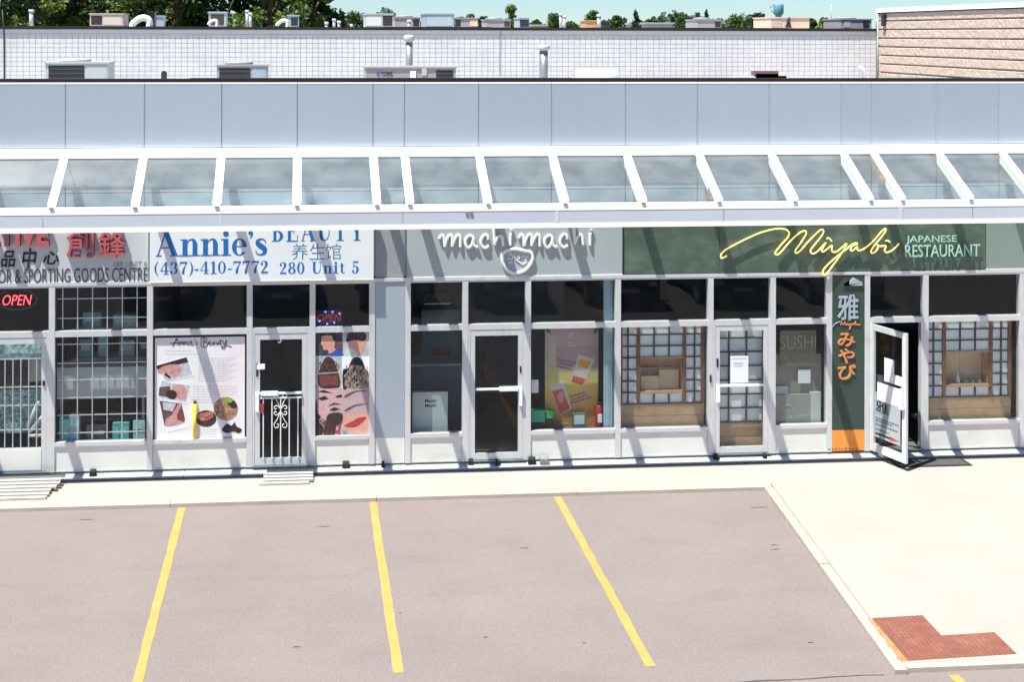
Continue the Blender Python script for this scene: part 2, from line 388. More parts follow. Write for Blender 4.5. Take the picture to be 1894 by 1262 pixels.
# canopy
DC = 1.17
can = MB().use(white_al)
can.box(XL, XR, -.115, .0, ZR0, ZR1); can.box(XL, XR, -.105, -.0, ZR1+.001, ZR1+.03)
canopy = can.build('canopy', None, B)
ZF = 4.30                                           # rafter line at the front
box('front_beam', white_al, canopy, XL, XR, -DC-.02, -DC+.02, 4.225, 4.335)
box('front_lip', white_al, canopy, XL, XR, -DC-.028, -DC-.0205, 4.228, 4.345)
box('bottom_rail', white_al, canopy, XL, XR, -DC-.03, -DC+.0, 3.965, 4.035)
fj = [XL, -7.6] + [PX(q, 405, -DC) for q in (80, 407, 745, 1030, 1338, 1665, 1798)] + [12.6, 15.2, 17.2, XR]
for a, b in zip(fj[:-1], fj[1:]):
    box('fascia_panel', fascia_m, canopy, a+.006, b-.006, -DC-.024, -DC+.0, 4.037, 4.223)
    box('fascia_clip', frame_al, canopy, b-.03, b+.03, -DC-.029, -DC-.0245, 4.04, 4.22) if abs(b-PX(1665, 405, -DC)) < .05 or abs(b-PX(1030, 405, -DC)) < .05 else None
def zraf(y): return 5.0+(y)*(5.0-ZF-.045)/DC          # y negative outward
rw = .05
for i, x in enumerate(JX[1:-1]):
    rf = MB().use(white_al)
    for (w2, t0, t1) in ((rw, -.13, 0.012), (rw+.012, .0121, .03)):
        ya, yb = -.116, -DC+.0
        rf.hexa([(x-w2, yb, zraf(yb)+t0), (x+w2, yb, zraf(yb)+t0), (x+w2, ya, zraf(ya)+t0), (x-w2, ya, zraf(ya)+t0)],
                [(x-w2, yb, zraf(yb)+t1), (x+w2, yb, zraf(yb)+t1), (x+w2, ya, zraf(ya)+t1), (x-w2, ya, zraf(ya)+t1)])
    rf.build('rafter', None, canopy)
    box('rafter_foot', steel, canopy, x-.03, x+.03, -DC-.042, -DC-.0285, 4.318, 4.338)
for a, b in zip(JX[:-1], JX[1:]):
    gp = MB(); a2, b2 = a+rw+.004, b-rw-.004; ya, yb = -.118, -DC+.02
    gp.hexa([(a2, yb, zraf(yb)), (b2, yb, zraf(yb)), (b2, ya, zraf(ya)), (a2, ya, zraf(ya))], [(a2, yb, zraf(yb)+.008), (b2, yb, zraf(yb)+.008), (b2, ya, zraf(ya)+.008), (a2, ya, zraf(ya)+.008)])
    gp.build('glass_pane', glass_can, canopy)
rstain = mat('rusty_flaking_paint', (.32, .13, .06), .9, var=.3, scale=9, stain=((.55, .45, .38), (14, 14, 14), .52, .1, .9))
for x, f0, f1 in ((JX[15], .05, .35), (JX[18], .45, 1.0)):
    st = MB(); ya, yb = -.13, -DC+.05; y0 = yb+(ya-yb)*f0; y1 = yb+(ya-yb)*f1
    st.hexa([(x-rw-.004, y0, zraf(y0)-.125), (x-rw-.001, y0, zraf(y0)-.125), (x-rw-.001, y1, zraf(y1)-.125), (x-rw-.004, y1, zraf(y1)-.125)],
            [(x-rw-.004, y0, zraf(y0)-.005), (x-rw-.001, y0, zraf(y0)-.005), (x-rw-.001, y1, zraf(y1)-.005), (x-rw-.004, y1, zraf(y1)-.005)])
    st.build('rust_stain', rstain, canopy)
bk = MB(); fx, fz = P(868, 394, -DC-.01)
bk.box(fx-.06, fx-.02, -DC-.04, -DC-.0245, fz-.02, fz+.02); bk.box(fx+.0, fx+.05, -DC-.04, -DC-.0245, fz-.02, fz+.02); bk.build('bracket', steel, canopy)

# storefront: mullions, rails, panes
MX = [PX(q) for q in (97, 278, 462, 578, 688, 754, 860, 976, 1142, 1313, 1428, 1532, 1602, 1710, 1888)]
ZH, ZM, ZS = 3.015, 2.235, .53
ww = .045
MXall = [-9.6, -8.0, -6.4, -4.93] + MX + [13.5, 15.1, 16.7, 18.4]
for x in MXall: box('mullion', frame_al, B, x-ww, x+ww, -.055, .06, .10, ZH-.03)
doors = {(-4.93, MX[0]): 'd6', (MX[2], MX[3]): 'd5', (MX[6], MX[7]): 'd4', (MX[9], MX[10]): 'd3', (MX[12], MX[13]): 'd2'}
solid = {(MX[4], MX[5]), (MX[11], MX[12])}
for a, b in zip(MXall[:-1], MXall[1:]):
    a2, b2 = a+ww, b-ww
    if (a, b) in solid: continue
    box('head_rail', frame_al, B, a2, b2, -.05, .055, ZH-.06, ZH-.03)
    box('transom_rail', frame_al, B, a2, b2, -.05, .055, ZM-.045, ZM+.045)
    box('glass_pane', glass_win, B, a2, b2, -.004, .004, ZM+.046, ZH-.061)
    if (a, b) in doors:
        box('threshold', steel, B, a2, b2, -.08, .08, .10, .118); continue
    box('sill_rail', frame_al, B, a2, b2, -.06, .055, ZS-.03, ZS+.03)
    box('glass_pane', glass_win, B, a2, b2, -.004, .004, ZS+.031, ZM-.046)
    box('base_panel', base_m, B, a2+.003, b2-.003, -.035, .03, .12, ZS-.033)
    box('base_rail', frame_al, B, a2, b2, -.045, .04, .10, .118)
box('head_beam', frame_al, B, XL, XR, -.06, .06, ZH-.029, ZH+.02)
# grey pillar between the salon and the tea shop
pa, pb = MX[4]+ww+.004, MX[5]-ww-.004
box('pillar_panel', mat('pillar_panel', (.38, .425, .47), .4, metal=.2, var=.03, scale=1), B, pa, pb, -.04, .05, ZS-.02, ZH-.032)
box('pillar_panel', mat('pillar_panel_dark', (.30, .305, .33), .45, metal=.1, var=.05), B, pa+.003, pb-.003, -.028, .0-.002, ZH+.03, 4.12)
box('base_panel', base_m, B, pa, pb, -.038, .03, .10, ZS-.023)
# concrete ledge below the shopfronts, cast in lengths
x = -11.0
while x < 19:
    l = random.uniform(2.6, 3.6); lg = MB(); j = random.uniform(-.006, .006)
    lg.hexa([(x, -.185+j, -.02), (x+l-.008, -.185+j, -.02), (x+l-.008, .1, -.02), (x, .1, -.02)], [(x, -.178+j, .032), (x+l-.008, -.178+j, .032), (x+l-.008, .1, .098), (x, .1, .098)])
    lg.build('ledge', ledge_m, B); x += l
box('ledge_shadow_strip', mat('ledge_shadow_strip', (.11, .11, .11), .9, var=.3, scale=5), B, -11, 19, -.215, -.176, .0015, .012)  # dark strip standing in for the shadow line along the ledge foot
# interiors
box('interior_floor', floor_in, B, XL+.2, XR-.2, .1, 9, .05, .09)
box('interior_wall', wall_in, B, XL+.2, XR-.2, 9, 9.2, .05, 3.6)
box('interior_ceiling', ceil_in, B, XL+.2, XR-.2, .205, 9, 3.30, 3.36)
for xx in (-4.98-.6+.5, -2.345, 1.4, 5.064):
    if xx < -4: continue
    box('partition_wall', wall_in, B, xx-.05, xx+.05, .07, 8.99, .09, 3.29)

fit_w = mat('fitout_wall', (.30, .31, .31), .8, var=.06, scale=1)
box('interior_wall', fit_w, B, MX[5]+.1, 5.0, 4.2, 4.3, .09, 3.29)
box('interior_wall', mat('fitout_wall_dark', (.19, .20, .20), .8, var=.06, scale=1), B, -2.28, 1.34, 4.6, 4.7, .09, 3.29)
for xx in (2.3, 3.9): box('ceiling_duct', mat('duct_grey', (.25, .25, .25), .6), B, xx, xx+.35, 1.2, 4.0, 2.75, 3.0)
# doors
def door_leaf(x0, x1, z0, z1, stile=.075, top=.09, bot=.11, yc=0.0, parent=B):
    f = MB().use(frame_al); y0, y1 = yc-.045, yc+.0
    f.box(x0, x0+stile, y0, y1, z0, z1); f.box(x1-stile, x1, y0, y1, z0, z1)
    f.box(x0+stile, x1-stile, y0+.001, y1-.001, z1-top, z1); f.box(x0+stile, x1-stile, y0+.001, y1-.001, z0, z0+bot)
    d = f.build('door', None, parent)
    box('glass_pane', glass_win, d, x0+stile, x1-stile, yc-.026, yc-.02, z0+bot, z1-top)
    return d
def jambs(a, b):
    box('door_jamb', frame_al, B, a+ww, a+ww+.035, -.05, .055, .118, ZM-.045); box('door_jamb', frame_al, B, b-ww-.035, b-ww, -.05, .055, .118, ZM-.045)
    return a+ww+.038, b-ww-.038
ZD0, ZD1 = .125, ZM-.052
gpaint = mat('white_grille_paint', (.75, .75, .73), .45, var=.05)
# salon door with security grille
a, b = jambs(MX[2], MX[3]); d5 = door_leaf(a, b, ZD0, ZD1, .08, .09, .11)
zb = PZ(520, 726)
box('push_bar', white_al, d5, a+.085, b-.085, -.075, -.05, zb-.015, zb+.02)
box('push_bar_housing', white_al, d5, a+.10, a+.36, -.095, -.05, zb-.03, zb+.035)
box('pull_handle', white_al, d5, a+.01, a+.065, -.10, -.05, PZ(470, 760), PZ(470, 726))
box('mail_plate', white_al, d5, PX(475, 678), PX(490, 678), -.06, -.03, PZ(480, 682), PZ(480, 673))
lk = MB(); lk.box(a+.02, a+.05, -.055, -.046, 1.52, 1.72); lk.build('lock', dark, d5)
z0, z1 = ZD0+.125, zb-.08
sg = box('security_grille', gpaint, d5, a+.085, b-.085, -.075, -.055, z1, z1+.025)
for k in range(5):
    xx = PX((487, 503, 519, 535, 551)[k], 800); box('grille_bar', gpaint, d5, xx-.009, xx+.009, -.072, -.056, z0, z1)
def scroll(cx, cz, s, fx, fz):
    p = []
    for i in range(26):
        t = i/25; an = t*3.6*math.pi*.62; r = s*(.10+.30*(1-t)); p.append((cx+fx*(s*.32-r*math.cos(an)), -.066, cz+fz*(r*math.sin(an)+.0)))
    return p
xc = PX(519, 785)
for fx_ in (-1, 1):
    sc_ = MB()
    top = smooth([(xc+fx_*.005, 1.02), (xc+fx_*.06, 1.14), (xc+fx_*.10, 1.20), (xc+fx_*.085, 1.255), (xc+fx_*.04, 1.25), (xc+fx_*.03, 1.21), (xc+fx_*.055, 1.20)], 4)
    for mz in (1, -1):
        zc = .985
        pp = [(px_, -.064, zc+mz*(pz_-.985)) for px_, pz_ in top]
        sc_.tube(pp, .007, 5)
        q = smooth([(xc+fx_*.01, .03), (xc+fx_*.06, .075), (xc+fx_*.10, .05), (xc+fx_*.085, .02), (xc+fx_*.06, .03)], 4)
        sc_.tube([(px_, -.064, zc+mz*pz_) for px_, pz_ in q], .007, 5)
    sc_.build('grille_scroll', gpaint, d5)
box('red_tag', red_m, d5, PX(481, 750), PX(488, 750), -.082, -.076, PZ(484, 762), PZ(484, 744))
n8 = MB(); fit_text(n8, '5', (514, 621, 521, 635), -.0265, .003, .02); n8.build('door_number', white_p, d5)
# tea shop door
a, b = jambs(MX[6], MX[7]); d4 = door_leaf(a, b, ZD0, ZD1, .075, .09, .10)
zb = PZ(920, 718)
box('push_bar', white_al, d4, a+.08, b-.08, -.08, -.05, zb-.015, zb+.015)
box('push_bar_housing', white_al, d4, b-.38, b-.08, -.10, -.05, zb-.03, zb+.035)
box('pull_handle', white_al, d4, b-.065, b-.015, -.10, -.05, PZ(963, 748), PZ(963, 715))
lk = MB(); lk.box(b-.05, b-.025, -.055, -.046, 1.50, 1.60); lk.build('lock', dark, d4)
n8 = MB(); fit_text(n8, '4', (914, 616, 919, 622), -.0265, .003, .02); n8.build('door_number', white_p, d4)
# closed restaurant door
a, b = jambs(MX[9], MX[10]); d3 = door_leaf(a, b, ZD0, ZD1, .07, .08, .10)
zb = PZ(1370, 711); box('push_bar', white_al, d3, a+.075, b-.075, -.08, -.05, zb-.018, zb+.018)
box('pull_handle', white_al, d3, a+.01, a+.06, -.10, -.05, PZ(1325, 742), PZ(1325, 712))
lk = MB(); lk.box(a+.015, a+.045, -.056, -.046, 1.52, 1.66); lk.box(a-.1, a-.075, -.075, -.056, 1.28, 1.4); lk.build('lock', dark, d3)
# open restaurant door, hinged on its left and swung out
a, b = jambs(MX[12], MX[13])
d2 = thing('door', (a, -.05, ZD0), None, None); d2.parent = B; d2.location = Vector((a, -.05, ZD0))-WORLD[B]; WORLD[d2] = Vector((a, -.05, ZD0))
Lw = b-a
lf = MB().use(frame_al); st = .085
lf.box(a, a+st, -.095, -.05, ZD0, ZD1); lf.box(b-st, b, -.095, -.05, ZD0, ZD1); lf.box(a+st, b-st, -.094, -.051, ZD1-.09, ZD1); lf.box(a+st, b-st, -.094, -.051, ZD0, ZD0+.13)
lf.build('door_frame', None, d2)
box('glass_pane', glass_win, d2, a+st, b-st, -.076, -.070, ZD0+.13, ZD1-.09)
box('pull_handle', white_al, d2, b-.085, b-.015, -.16, -.096, .98, 1.30)
box('closer_arm', steel, d2, a+.25, a+.62, -.05+.002, -.02, ZD1-.05, ZD1-.01)
DYF = -.078                                         # papers on the outside of the glass
def dbox(name, M, u0, u1, z0, z1, y=DYF, t=.003):   # u in 0..1 across the leaf
    return box(name, M, d2, a+st+(Lw-2*st)*u0, a+st+(Lw-2*st)*u1, y-t, y, z0, z1)
dbox('paper_notice', white_p, .36, .70, 1.32, 1.70); dbox('paper_notice', white_p, .68, .98, 1.32, 1.47)
dbox('paper_notice', white_p, .12, .90, .98, 1.27, DYF-.004)
dbox('door_poster', mat('door_poster_grey', (.30, .35, .37), .6, var=.05), .0, .92, .37, 1.10)
def dtext(s, u0, u1, z0, z1, M, bold=.0):
    t = MB(); fit_text(t, s, (0, 0, 10, 10), 0, .002, bold); xs = [v[0] for v in t.v]; zs = [v[2] for v in t.v]
    X0, X1 = a+st+(Lw-2*st)*u0, a+st+(Lw-2*st)*u1
    t.v = [(X0+(v[0]-min(xs))/(max(xs)-min(xs))*(X1-X0), DYF-.0035+v[1]*1.0, z0+(v[2]-min(zs))/(max(zs)-min(zs))*(z1-z0)) for v in t.v]
    t.build('lettering', M, d2)
dtext('雅', .06, .50, .80, .97, ink, .010); dtext('Miyabi', .06, .5, .76, .83, mat('grey_ink', (.12, .12, .13), .6), 0)
for zz, wv in ((.68, .85), (.64, .6), (.58, .8), (.50, .5)):
    tl = MB(); u = .05
    while u < wv:
        l = random.uniform(.03, .09); tl.box(a+st+(Lw-2*st)*u, a+st+(Lw-2*st)*(u+l), DYF-.0055, DYF-.0035, zz-.012, zz+.014); u += l+.02
    tl.build('small_print', MATS['grey_ink'], d2)
ar = MB(); ux = lambda u: a+st+(Lw-2*st)*u
ar.prism([(ux(.05), .415), (ux(.58), .415), (ux(.58), .445), (ux(.05), .445)], DYF-.006, DYF-.0035); ar.build('arrow_shaft', ink, d2)
ar = MB(); ar.prism([(ux(.58), .395), (ux(.88), .43), (ux(.58), .465)], DYF-.006, DYF-.0035); ar.build('arrow_head', red_m, d2)
d2.rotation_euler = (0, 0, -R(72))
# outdoor shop door with bars
a, b = jambs(-4.93, MX[0]); d6 = door_leaf(a, b, ZD0, ZD1, .075, .09, .36)
box('kick_panel', base_m, d6, a+.076, b-.076, -.052, -.046, ZD0+.02, ZD0+.34)
lk = MB(); lk.box(b-.055, b-.02, -.065, -.046, PZ(90, 712), PZ(90, 703)); lk.build('lock', dark, d6)
for k in range(7):
    xx = b-.08-.12*(k+.6)
    box('grille_bar', gpaint, d6, xx-.008, xx+.008, -.012, -.002, ZD0+.37, PZ(50, 662))
for zz in (PZ(50, 664), PZ(50, 716), PZ(50, 750), PZ(50, 795)):
    box('grille_rail', gpaint, d6, a+.08, b-.08, -.0015, .010, zz-.009, zz+.009)
# white grille inside the outdoor shop window
GX0, GX1 = MX[0]+ww+.02, MX[1]-ww-.02
for (z0, z1, rows) in ((ZM+.06, ZH-.08, (552, 588)), (ZS+.04, ZM-.06, (636, 671, 702, 735, 767, 800))):
    for k in range(7):
        xx = PX(116+27.5*k, 600, .06); box('grille_bar', gpaint, B, xx-.007, xx+.007, .055, .067, z0, z1)
    for q in rows:
        zz = PZ(190, q, .07); box('grille_rail', gpaint, B, GX0, GX1, .068, .080, zz-.007, zz+.007)


# ------------------------------------------------------------------ signs above the shops
ZT = 4.13
def sign(x0, x1, yf, M, label, name='shop_sign', z0=ZH+.022, trim=True):
    t = thing(name, ((x0+x1)/2, yf, z0), label, 'sign')
    box('panel', M, t, x0, x1, yf, -.002, z0+.012, ZT)
    if trim: box('trim', white_al, t, x0-.004, x1+.004, yf-.006, -.002, z0, z0+.011)
    return t
# outdoor and sporting goods shop
grey_sign = mat('grey_sign_face', (.52, .53, .55), .5, var=.03)
yf = -.05; s6 = sign(-8.5, PX(274, 470, yf), yf, grey_sign, 'light grey sign with red characters and OUTDOOR & SPORTING GOODS line, far left')
s6['label'] = 'light grey sign with raised red characters and SPORTING GOODS CENTRE lettering'
red_face = mat('red_letter_face', (.47, .10, .12), .4, var=.15, scale=14); red_side = mat('red_letter_side', (.16, .015, .02), .5)
def raised(s, bx, depth, bold, face, side, parent, name='letter', shear=0.):
    t = MB(); fit_text(t, s, bx, yf, depth, bold, shear)
    for o in split_letters(t):
        o.use(face); o.use(side)
        o.m = [0 if all(abs(o.v[i][1]-(yf-depth)) < 1e-6 for i in f) else 1 for f in o.f]
        o.build(name, None, parent)
raised('ATIVE', (-34, 412, 92, 454), .09, .045, red_face, red_side, s6)
raised('創', (124, 424, 175, 475), .09, .012, red_face, red_side, s6, 'character')
raised('鋒', (183, 424, 233, 476), .09, .012, red_face, red_side, s6, 'character')
for c_, bx in (('品', (1, 464, 29, 494)), ('中', (41, 459, 68, 497)), ('心', (79, 465, 109, 489))):
    t = MB(); fit_text(t, c_, bx, yf, .012, .018, .15); t.build('character', ink, s6)
t = MB(); fit_text(t, '280 UNIT 6', (209, 484, 272, 492), yf, .004, .0); t.build('lettering', mat('grey_print', (.22, .22, .23), .6), s6)
t = MB(); fit_text(t, 'OR & SPORTING GOODS CENTRE', (-3, 498, 273, 521), yf, .01, -.004); t.build('lettering', mat('charcoal_print', (.06, .06, .065), .6), s6)

# ---- serif letter shapes for the salon sign
def rr_(x0, y0, x1, y1): return ('p', [(x0, y0), (x1, y0), (x1, y1), (x0, y1)])
def rib(pts, ws): return ('r', pts, ws)
def ring(cx, cy, ox, oy, ix, iy, a0=0, a1=360): return ('o', cx, cy, ox, oy, ix, iy, a0, a1)
def blob(cx, cy, r): return ('o', cx, cy, r, r, .001, .001, 0, 360)
T = .2
GLY = {
 'A': ([rib([(.09, .02), (.43, 1)], [.06, .06]), rib([(.40, 1.0), (.79, .02)], [T*1.08]*2), rr_(.2, .31, .62, .36), rr_(0, 0, .24, .045), rr_(.58, 0, .99, .045)], 1.0),
 'n': ([rr_(.1, 0, .1+T, .66), rr_(0, 0, .41, .045), rr_(0, .615, .15, .66), rib([(.28, .48), (.36, .6), (.46, .645), (.56, .6), (.61, .46)], [.03, .05, .07, .14, T]), rr_(.51, 0, .51+T, .5), rr_(.42, 0, .81, .045)], .84),
 'i': ([rr_(.1, 0, .1+T, .66), rr_(0, 0, .41, .045), rr_(0, .615, .15, .66), blob(.2, .86, .115)], .45),
 'e': ([ring(.31, .33, .31, .345, .125, .30, 2, 322), rr_(.14, .33, .60, .375)], .66),
 's': ([rib([(.45, .47), (.42, .58), (.28, .635), (.14, .57), (.13, .46), (.27, .35), (.41, .24), (.40, .09), (.24, .02), (.09, .07), (.05, .2)], [.04, .05, .06, .13, .19, .22, .20, .14, .06, .05, .04])], .56),
 "'": ([blob(.11, .88, .095), rib([(.17, .88), (.16, .76), (.06, .66)], [.08, .06, .02])], .28),
 'B': ([rr_(.1, 0, .1+T, 1), rr_(0, 0, .32, .045), rr_(0, .955, .32, 1), ring(.3, .745, .38, .255, .18, .21, -90, 90), ring(.3, .27, .45, .27, .23, .225, -90, 90)], .84),
 'E': ([rr_(.1, 0, .1+T, 1), rr_(0, 0, .76, .045), rr_(0, .955, .73, 1), rr_(.29, .48, .5, .52), rr_(.715, .04, .76, .3), rr_(.685, .72, .73, .96), rr_(.48, .38, .52, .62)], .86),
 'U': ([rr_(.1, .3, .1+T, 1), rr_(0, .955, .41, 1), rr_(.72, .3, .77, 1), rr_(.61, .955, .88, 1), rib([(.2, .32), (.25, .13), (.42, .03), (.62, .10), (.745, .32)], [T, .17, .07, .06, .05])], .93),
 'T': ([rr_(.35, 0, .35+T, 1), rr_(.22, 0, .68, .045), rr_(0, .955, .9, 1), rr_(0, .7, .045, .96), rr_(.855, .7, .9, .96)], .97),
 'Y': ([rib([(.13, .98), (.48, .42)], [T, T]), rib([(.8, .98), (.5, .42)], [.06, .06]), rr_(.38, 0, .38+T, .45), rr_(.25, 0, .71, .045), rr_(0, .955, .36, 1), rr_(.66, .955, .96, 1)], .98),
 '0': ([ring(.32, .5, .32, .5, .145, .455)], .70),
 '1': ([rr_(.16, 0, .16+T*.95, 1), rr_(.02, 0, .50, .045), rib([(.02, .84), (.2, .97)], [.05, .05])], .56),
 '2': ([blob(.12, .74, .095), rib([(.05, .75), (.13, .93), (.3, .97), (.47, .86), (.48, .68), (.34, .42), (.14, .16), (.06, .05)], [.05, .05, .06, .18, .19, .11, .06, .05]), rr_(.05, 0, .6, .13)], .68),
 '3': ([blob(.1, .8, .08), ring(.25, .75, .29, .25, .11, .21, -90, 150), ring(.24, .28, .35, .28, .15, .235, -150, 90), blob(.09, .2, .08)], .67),
 '4': ([rr_(.4, 0, .4+T*.9, 1), rib([(.45, .98), (.05, .3)], [.055, .055]), rr_(.03, .25, .72, .3), rr_(.28, 0, .7, .045)], .78),
 '5': ([rr_(.12, .87, .56, 1), rr_(.11, .5, .16, .95), ring(.27, .31, .33, .32, .13, .275, -150, 130), blob(.1, .2, .08)], .68),
 '7': ([rr_(.02, .86, .63, 1), rib([(.58, .9), (.44, .62), (.32, .32), (.28, 0)], [.06, .08, .17, .2]), rr_(.02, .68, .065, .95)], .68),
 '8': ([ring(.33, .755, .27, .245, .12, .205), ring(.33, .27, .33, .27, .145, .225)], .72),
 '(': ([rib([(.3, 1.06), (.11, .75), (.06, .45), (.11, .15), (.3, -.16)], [.03, .11, .14, .11, .03])], .38),
 ')': ([rib([(.05, 1.06), (.24, .75), (.29, .45), (.24, .15), (.05, -.16)], [.03, .11, .14, .11, .03])], .38),
 '-': ([rr_(.03, .3, .36, .4)], .42),
 't': ([rr_(.12, .08, .12+T*.9, .84), rr_(0, .615, .44, .66), rib([(.21, .12), (.29, .03), (.42, .05), (.46, .12)], [.18, .08, .05, .04])], .5),
 ' ': ([], .45)}
def serif(mb, s, bx, Y, z_base=None, xspace=.03):
    adv = []; x = 0
    for ch in s: adv.append(x); x += GLY[ch][1]+xspace
    tot = x-xspace
    X0, Zt = P(bx[0], bx[1], Y); X1, Zb = P(bx[2], bx[3], Y); sx = (X1-X0)/tot; sz = Zt-Zb
    k = 0
    for ch, ax in zip(s, adv):
        for g in GLY[ch][0]:
            y0 = Y-.0015-.0004*(k % 7); k += 1
            f = lambda p: (X0+(ax+p[0])*sx, Zb+p[1]*sz)
            if g[0] == 'p': mb.prism([f(p) for p in g[1]], y0, Y)
            else:
                if g[0] == 'r':
                    ps = smooth([(*p, w_) for p, w_ in zip(g[1], g[2])], 5) if len(g[1]) > 2 else [(*p, w_) for p, w_ in zip(g[1], g[2])]
                    Ls, Rs = [], []
                    for i, p in enumerate(ps):
                        q0 = ps[max(0, i-1)]; q1 = ps[min(len(ps)-1, i+1)]; dx, dy = q1[0]-q0[0], q1[1]-q0[1]; l = math.hypot(dx, dy) or 1
                        nx, ny = -dy/l*p[2]/2, dx/l*p[2]/2; Ls.append(f((p[0]+nx, p[1]+ny))); Rs.append(f((p[0]-nx, p[1]-ny)))
                else:
                    _, cx, cy, ox, oy, ix, iy, a0, a1 = g; n_ = max(8, int((a1-a0)/15)); Ls, Rs = [], []
                    for i in range(n_+1):
                        an = R(a0+(a1-a0)*i/n_); Ls.append(f((cx+ix*math.cos(an), cy+iy*math.sin(an)))); Rs.append(f((cx+ox*math.cos(an), cy+oy*math.sin(an))))
                b_ = len(mb.v)
                for p, q in zip(Ls, Rs): mb.v += [(p[0], y0, p[1]), (q[0], y0, q[1])]
                flip = (Rs[0][0]-Ls[0][0])*(Ls[1][1]-Ls[0][1])-(Rs[0][1]-Ls[0][1])*(Ls[1][0]-Ls[0][0]) < 0
                for i in range(len(Ls)-1):
                    q = [b_+2*i, b_+2*i+1, b_+2*i+3, b_+2*i+2]; mb.face(q[::-1] if flip else q)
    return mb
yf = -.18; s5 = sign(PX(277, 470, yf), PX(691, 470, yf), yf, mat('white_sign_face', (.74, .755, .76), .5, var=.02), 'white box sign with blue Annie\'s BEAUTY lettering and phone number')
t = serif(MB(), "Annie's", (288, 427, 496, 472), yf, xspace=.0); t.build('lettering', blue_m, s5)
t = serif(MB(), "BEAUTY", (503, 409, 674, 445), yf, xspace=.12); t.build('lettering', blue_m, s5)
t = serif(MB(), "(437)-410-7772", (286, 485, 497, 505), yf, xspace=.06); t.build('lettering', blue_m, s5)
t = serif(MB(), "280 Unit 5", (517, 485, 665, 505), yf, xspace=.08); t.build('lettering', blue_m, s5)
for c_, x0 in (('养', 540), ('生', 573), ('馆', 602)):
    t = MB(); fit_text(t, c_, (x0, 451, x0+29, 480), yf, .002, -.008); t.build('character', mat('blue_print_pale', (.06, .19, .36), .5), s5)
# tea shop sign
yf = -.045; s4 = sign(PX(753, 470, yf), PX(1151, 470, yf), yf, mat('grey_green_face', (.36, .405, .405), .5, var=.03), 'grey-green sign with white handwritten machi machi and round bowl emblem')
whl = mat('white_raised_letter', (.80, .80, .79), .45, var=.03)
def zm(p, ox, oy, k): return (ox+p[0]/k, oy+p[1]/k)
def stroke(mb, pts, ox, oy, k, r, Y, seg=5, closed=False, n=8):
    q = [P(*zm(p, ox, oy, k), Y) for p in pts]; q = smooth(q, seg, closed)
    mb.tube([(x, Y, z) for x, z in q], r, n, closed); return mb
ym = yf-.024
L_m = [[(78, 195), (98, 160), (122, 168), (134, 230), (140, 285)], [(142, 270), (160, 205), (190, 158), (214, 156), (222, 200), (224, 285)], [(226, 270), (250, 205), (280, 158), (306, 160), (314, 215), (316, 290)]]
L_a = [[(462, 182), (425, 158), (385, 185), (372, 235), (388, 285), (415, 292), (448, 255), (462, 182)], [(462, 182), (464, 240), (480, 278), (512, 288)]]
L_c = [[(628, 205), (622, 165), (595, 150), (565, 175), (548, 225), (562, 275), (595, 298), (638, 272)]]
L_h = [[(690, 70), (698, 170), (706, 265)], [(708, 240), (730, 185), (762, 158), (784, 175), (792, 225), (798, 275)]]
L_i = [[(882, 135), (880, 200), (880, 272)], [(896, 96), (900, 88)]]
def shift(L, dx, dy=0): return [[(x+dx, y+dy) for x, y in s] for s in L]
for L in (L_m, L_a, L_c, L_h, L_i, shift(L_m, 898, -8), shift(L_a, 893, -2), shift(L_c, 893, -6), shift(L_h, 905, -10), shift(L_i, 900, -2)):
    q = MB()
    for s in L: stroke(q, s, 800, 410, 6.11, .025, ym)
    q.build('letter', whl, s4)
rg = [(850, 322), (930, 310), (1050, 332), (1108, 348), (1132, 400), (1118, 460), (1060, 538), (980, 578), (900, 576), (840, 538), (797, 470), (788, 400), (805, 345)]
q = MB(); stroke(q, rg, 800, 410, 6.11, .027, ym, 5, True); q.build('emblem_ring', whl, s4)
q = MB(); q.prism([P(*zm(p, 800, 410, 6.11), yf) for p in smooth(rg, 3, True)], yf-.010, yf-.001); q.build('emblem_plate', mat('emblem_plate', (.42, .43, .45), .5), s4)
for s in ([(860, 355), (890, 365), (905, 400), (890, 430)], [(920, 365), (935, 420), (985, 460), (1020, 490)], [(950, 400), (975, 385), (985, 410), (960, 420)], [(1010, 400), (1040, 385), (1060, 405), (1080, 380)], [(855, 470), (880, 455), (905, 475)], [(1040, 430), (1060, 450), (1030, 480)], [(850, 420), (870, 410), (880, 440)]):
    q = MB(); stroke(q, s, 800, 410, 6.11, .010, yf-.016, 4); q.build('emblem_stroke', whl, s4)
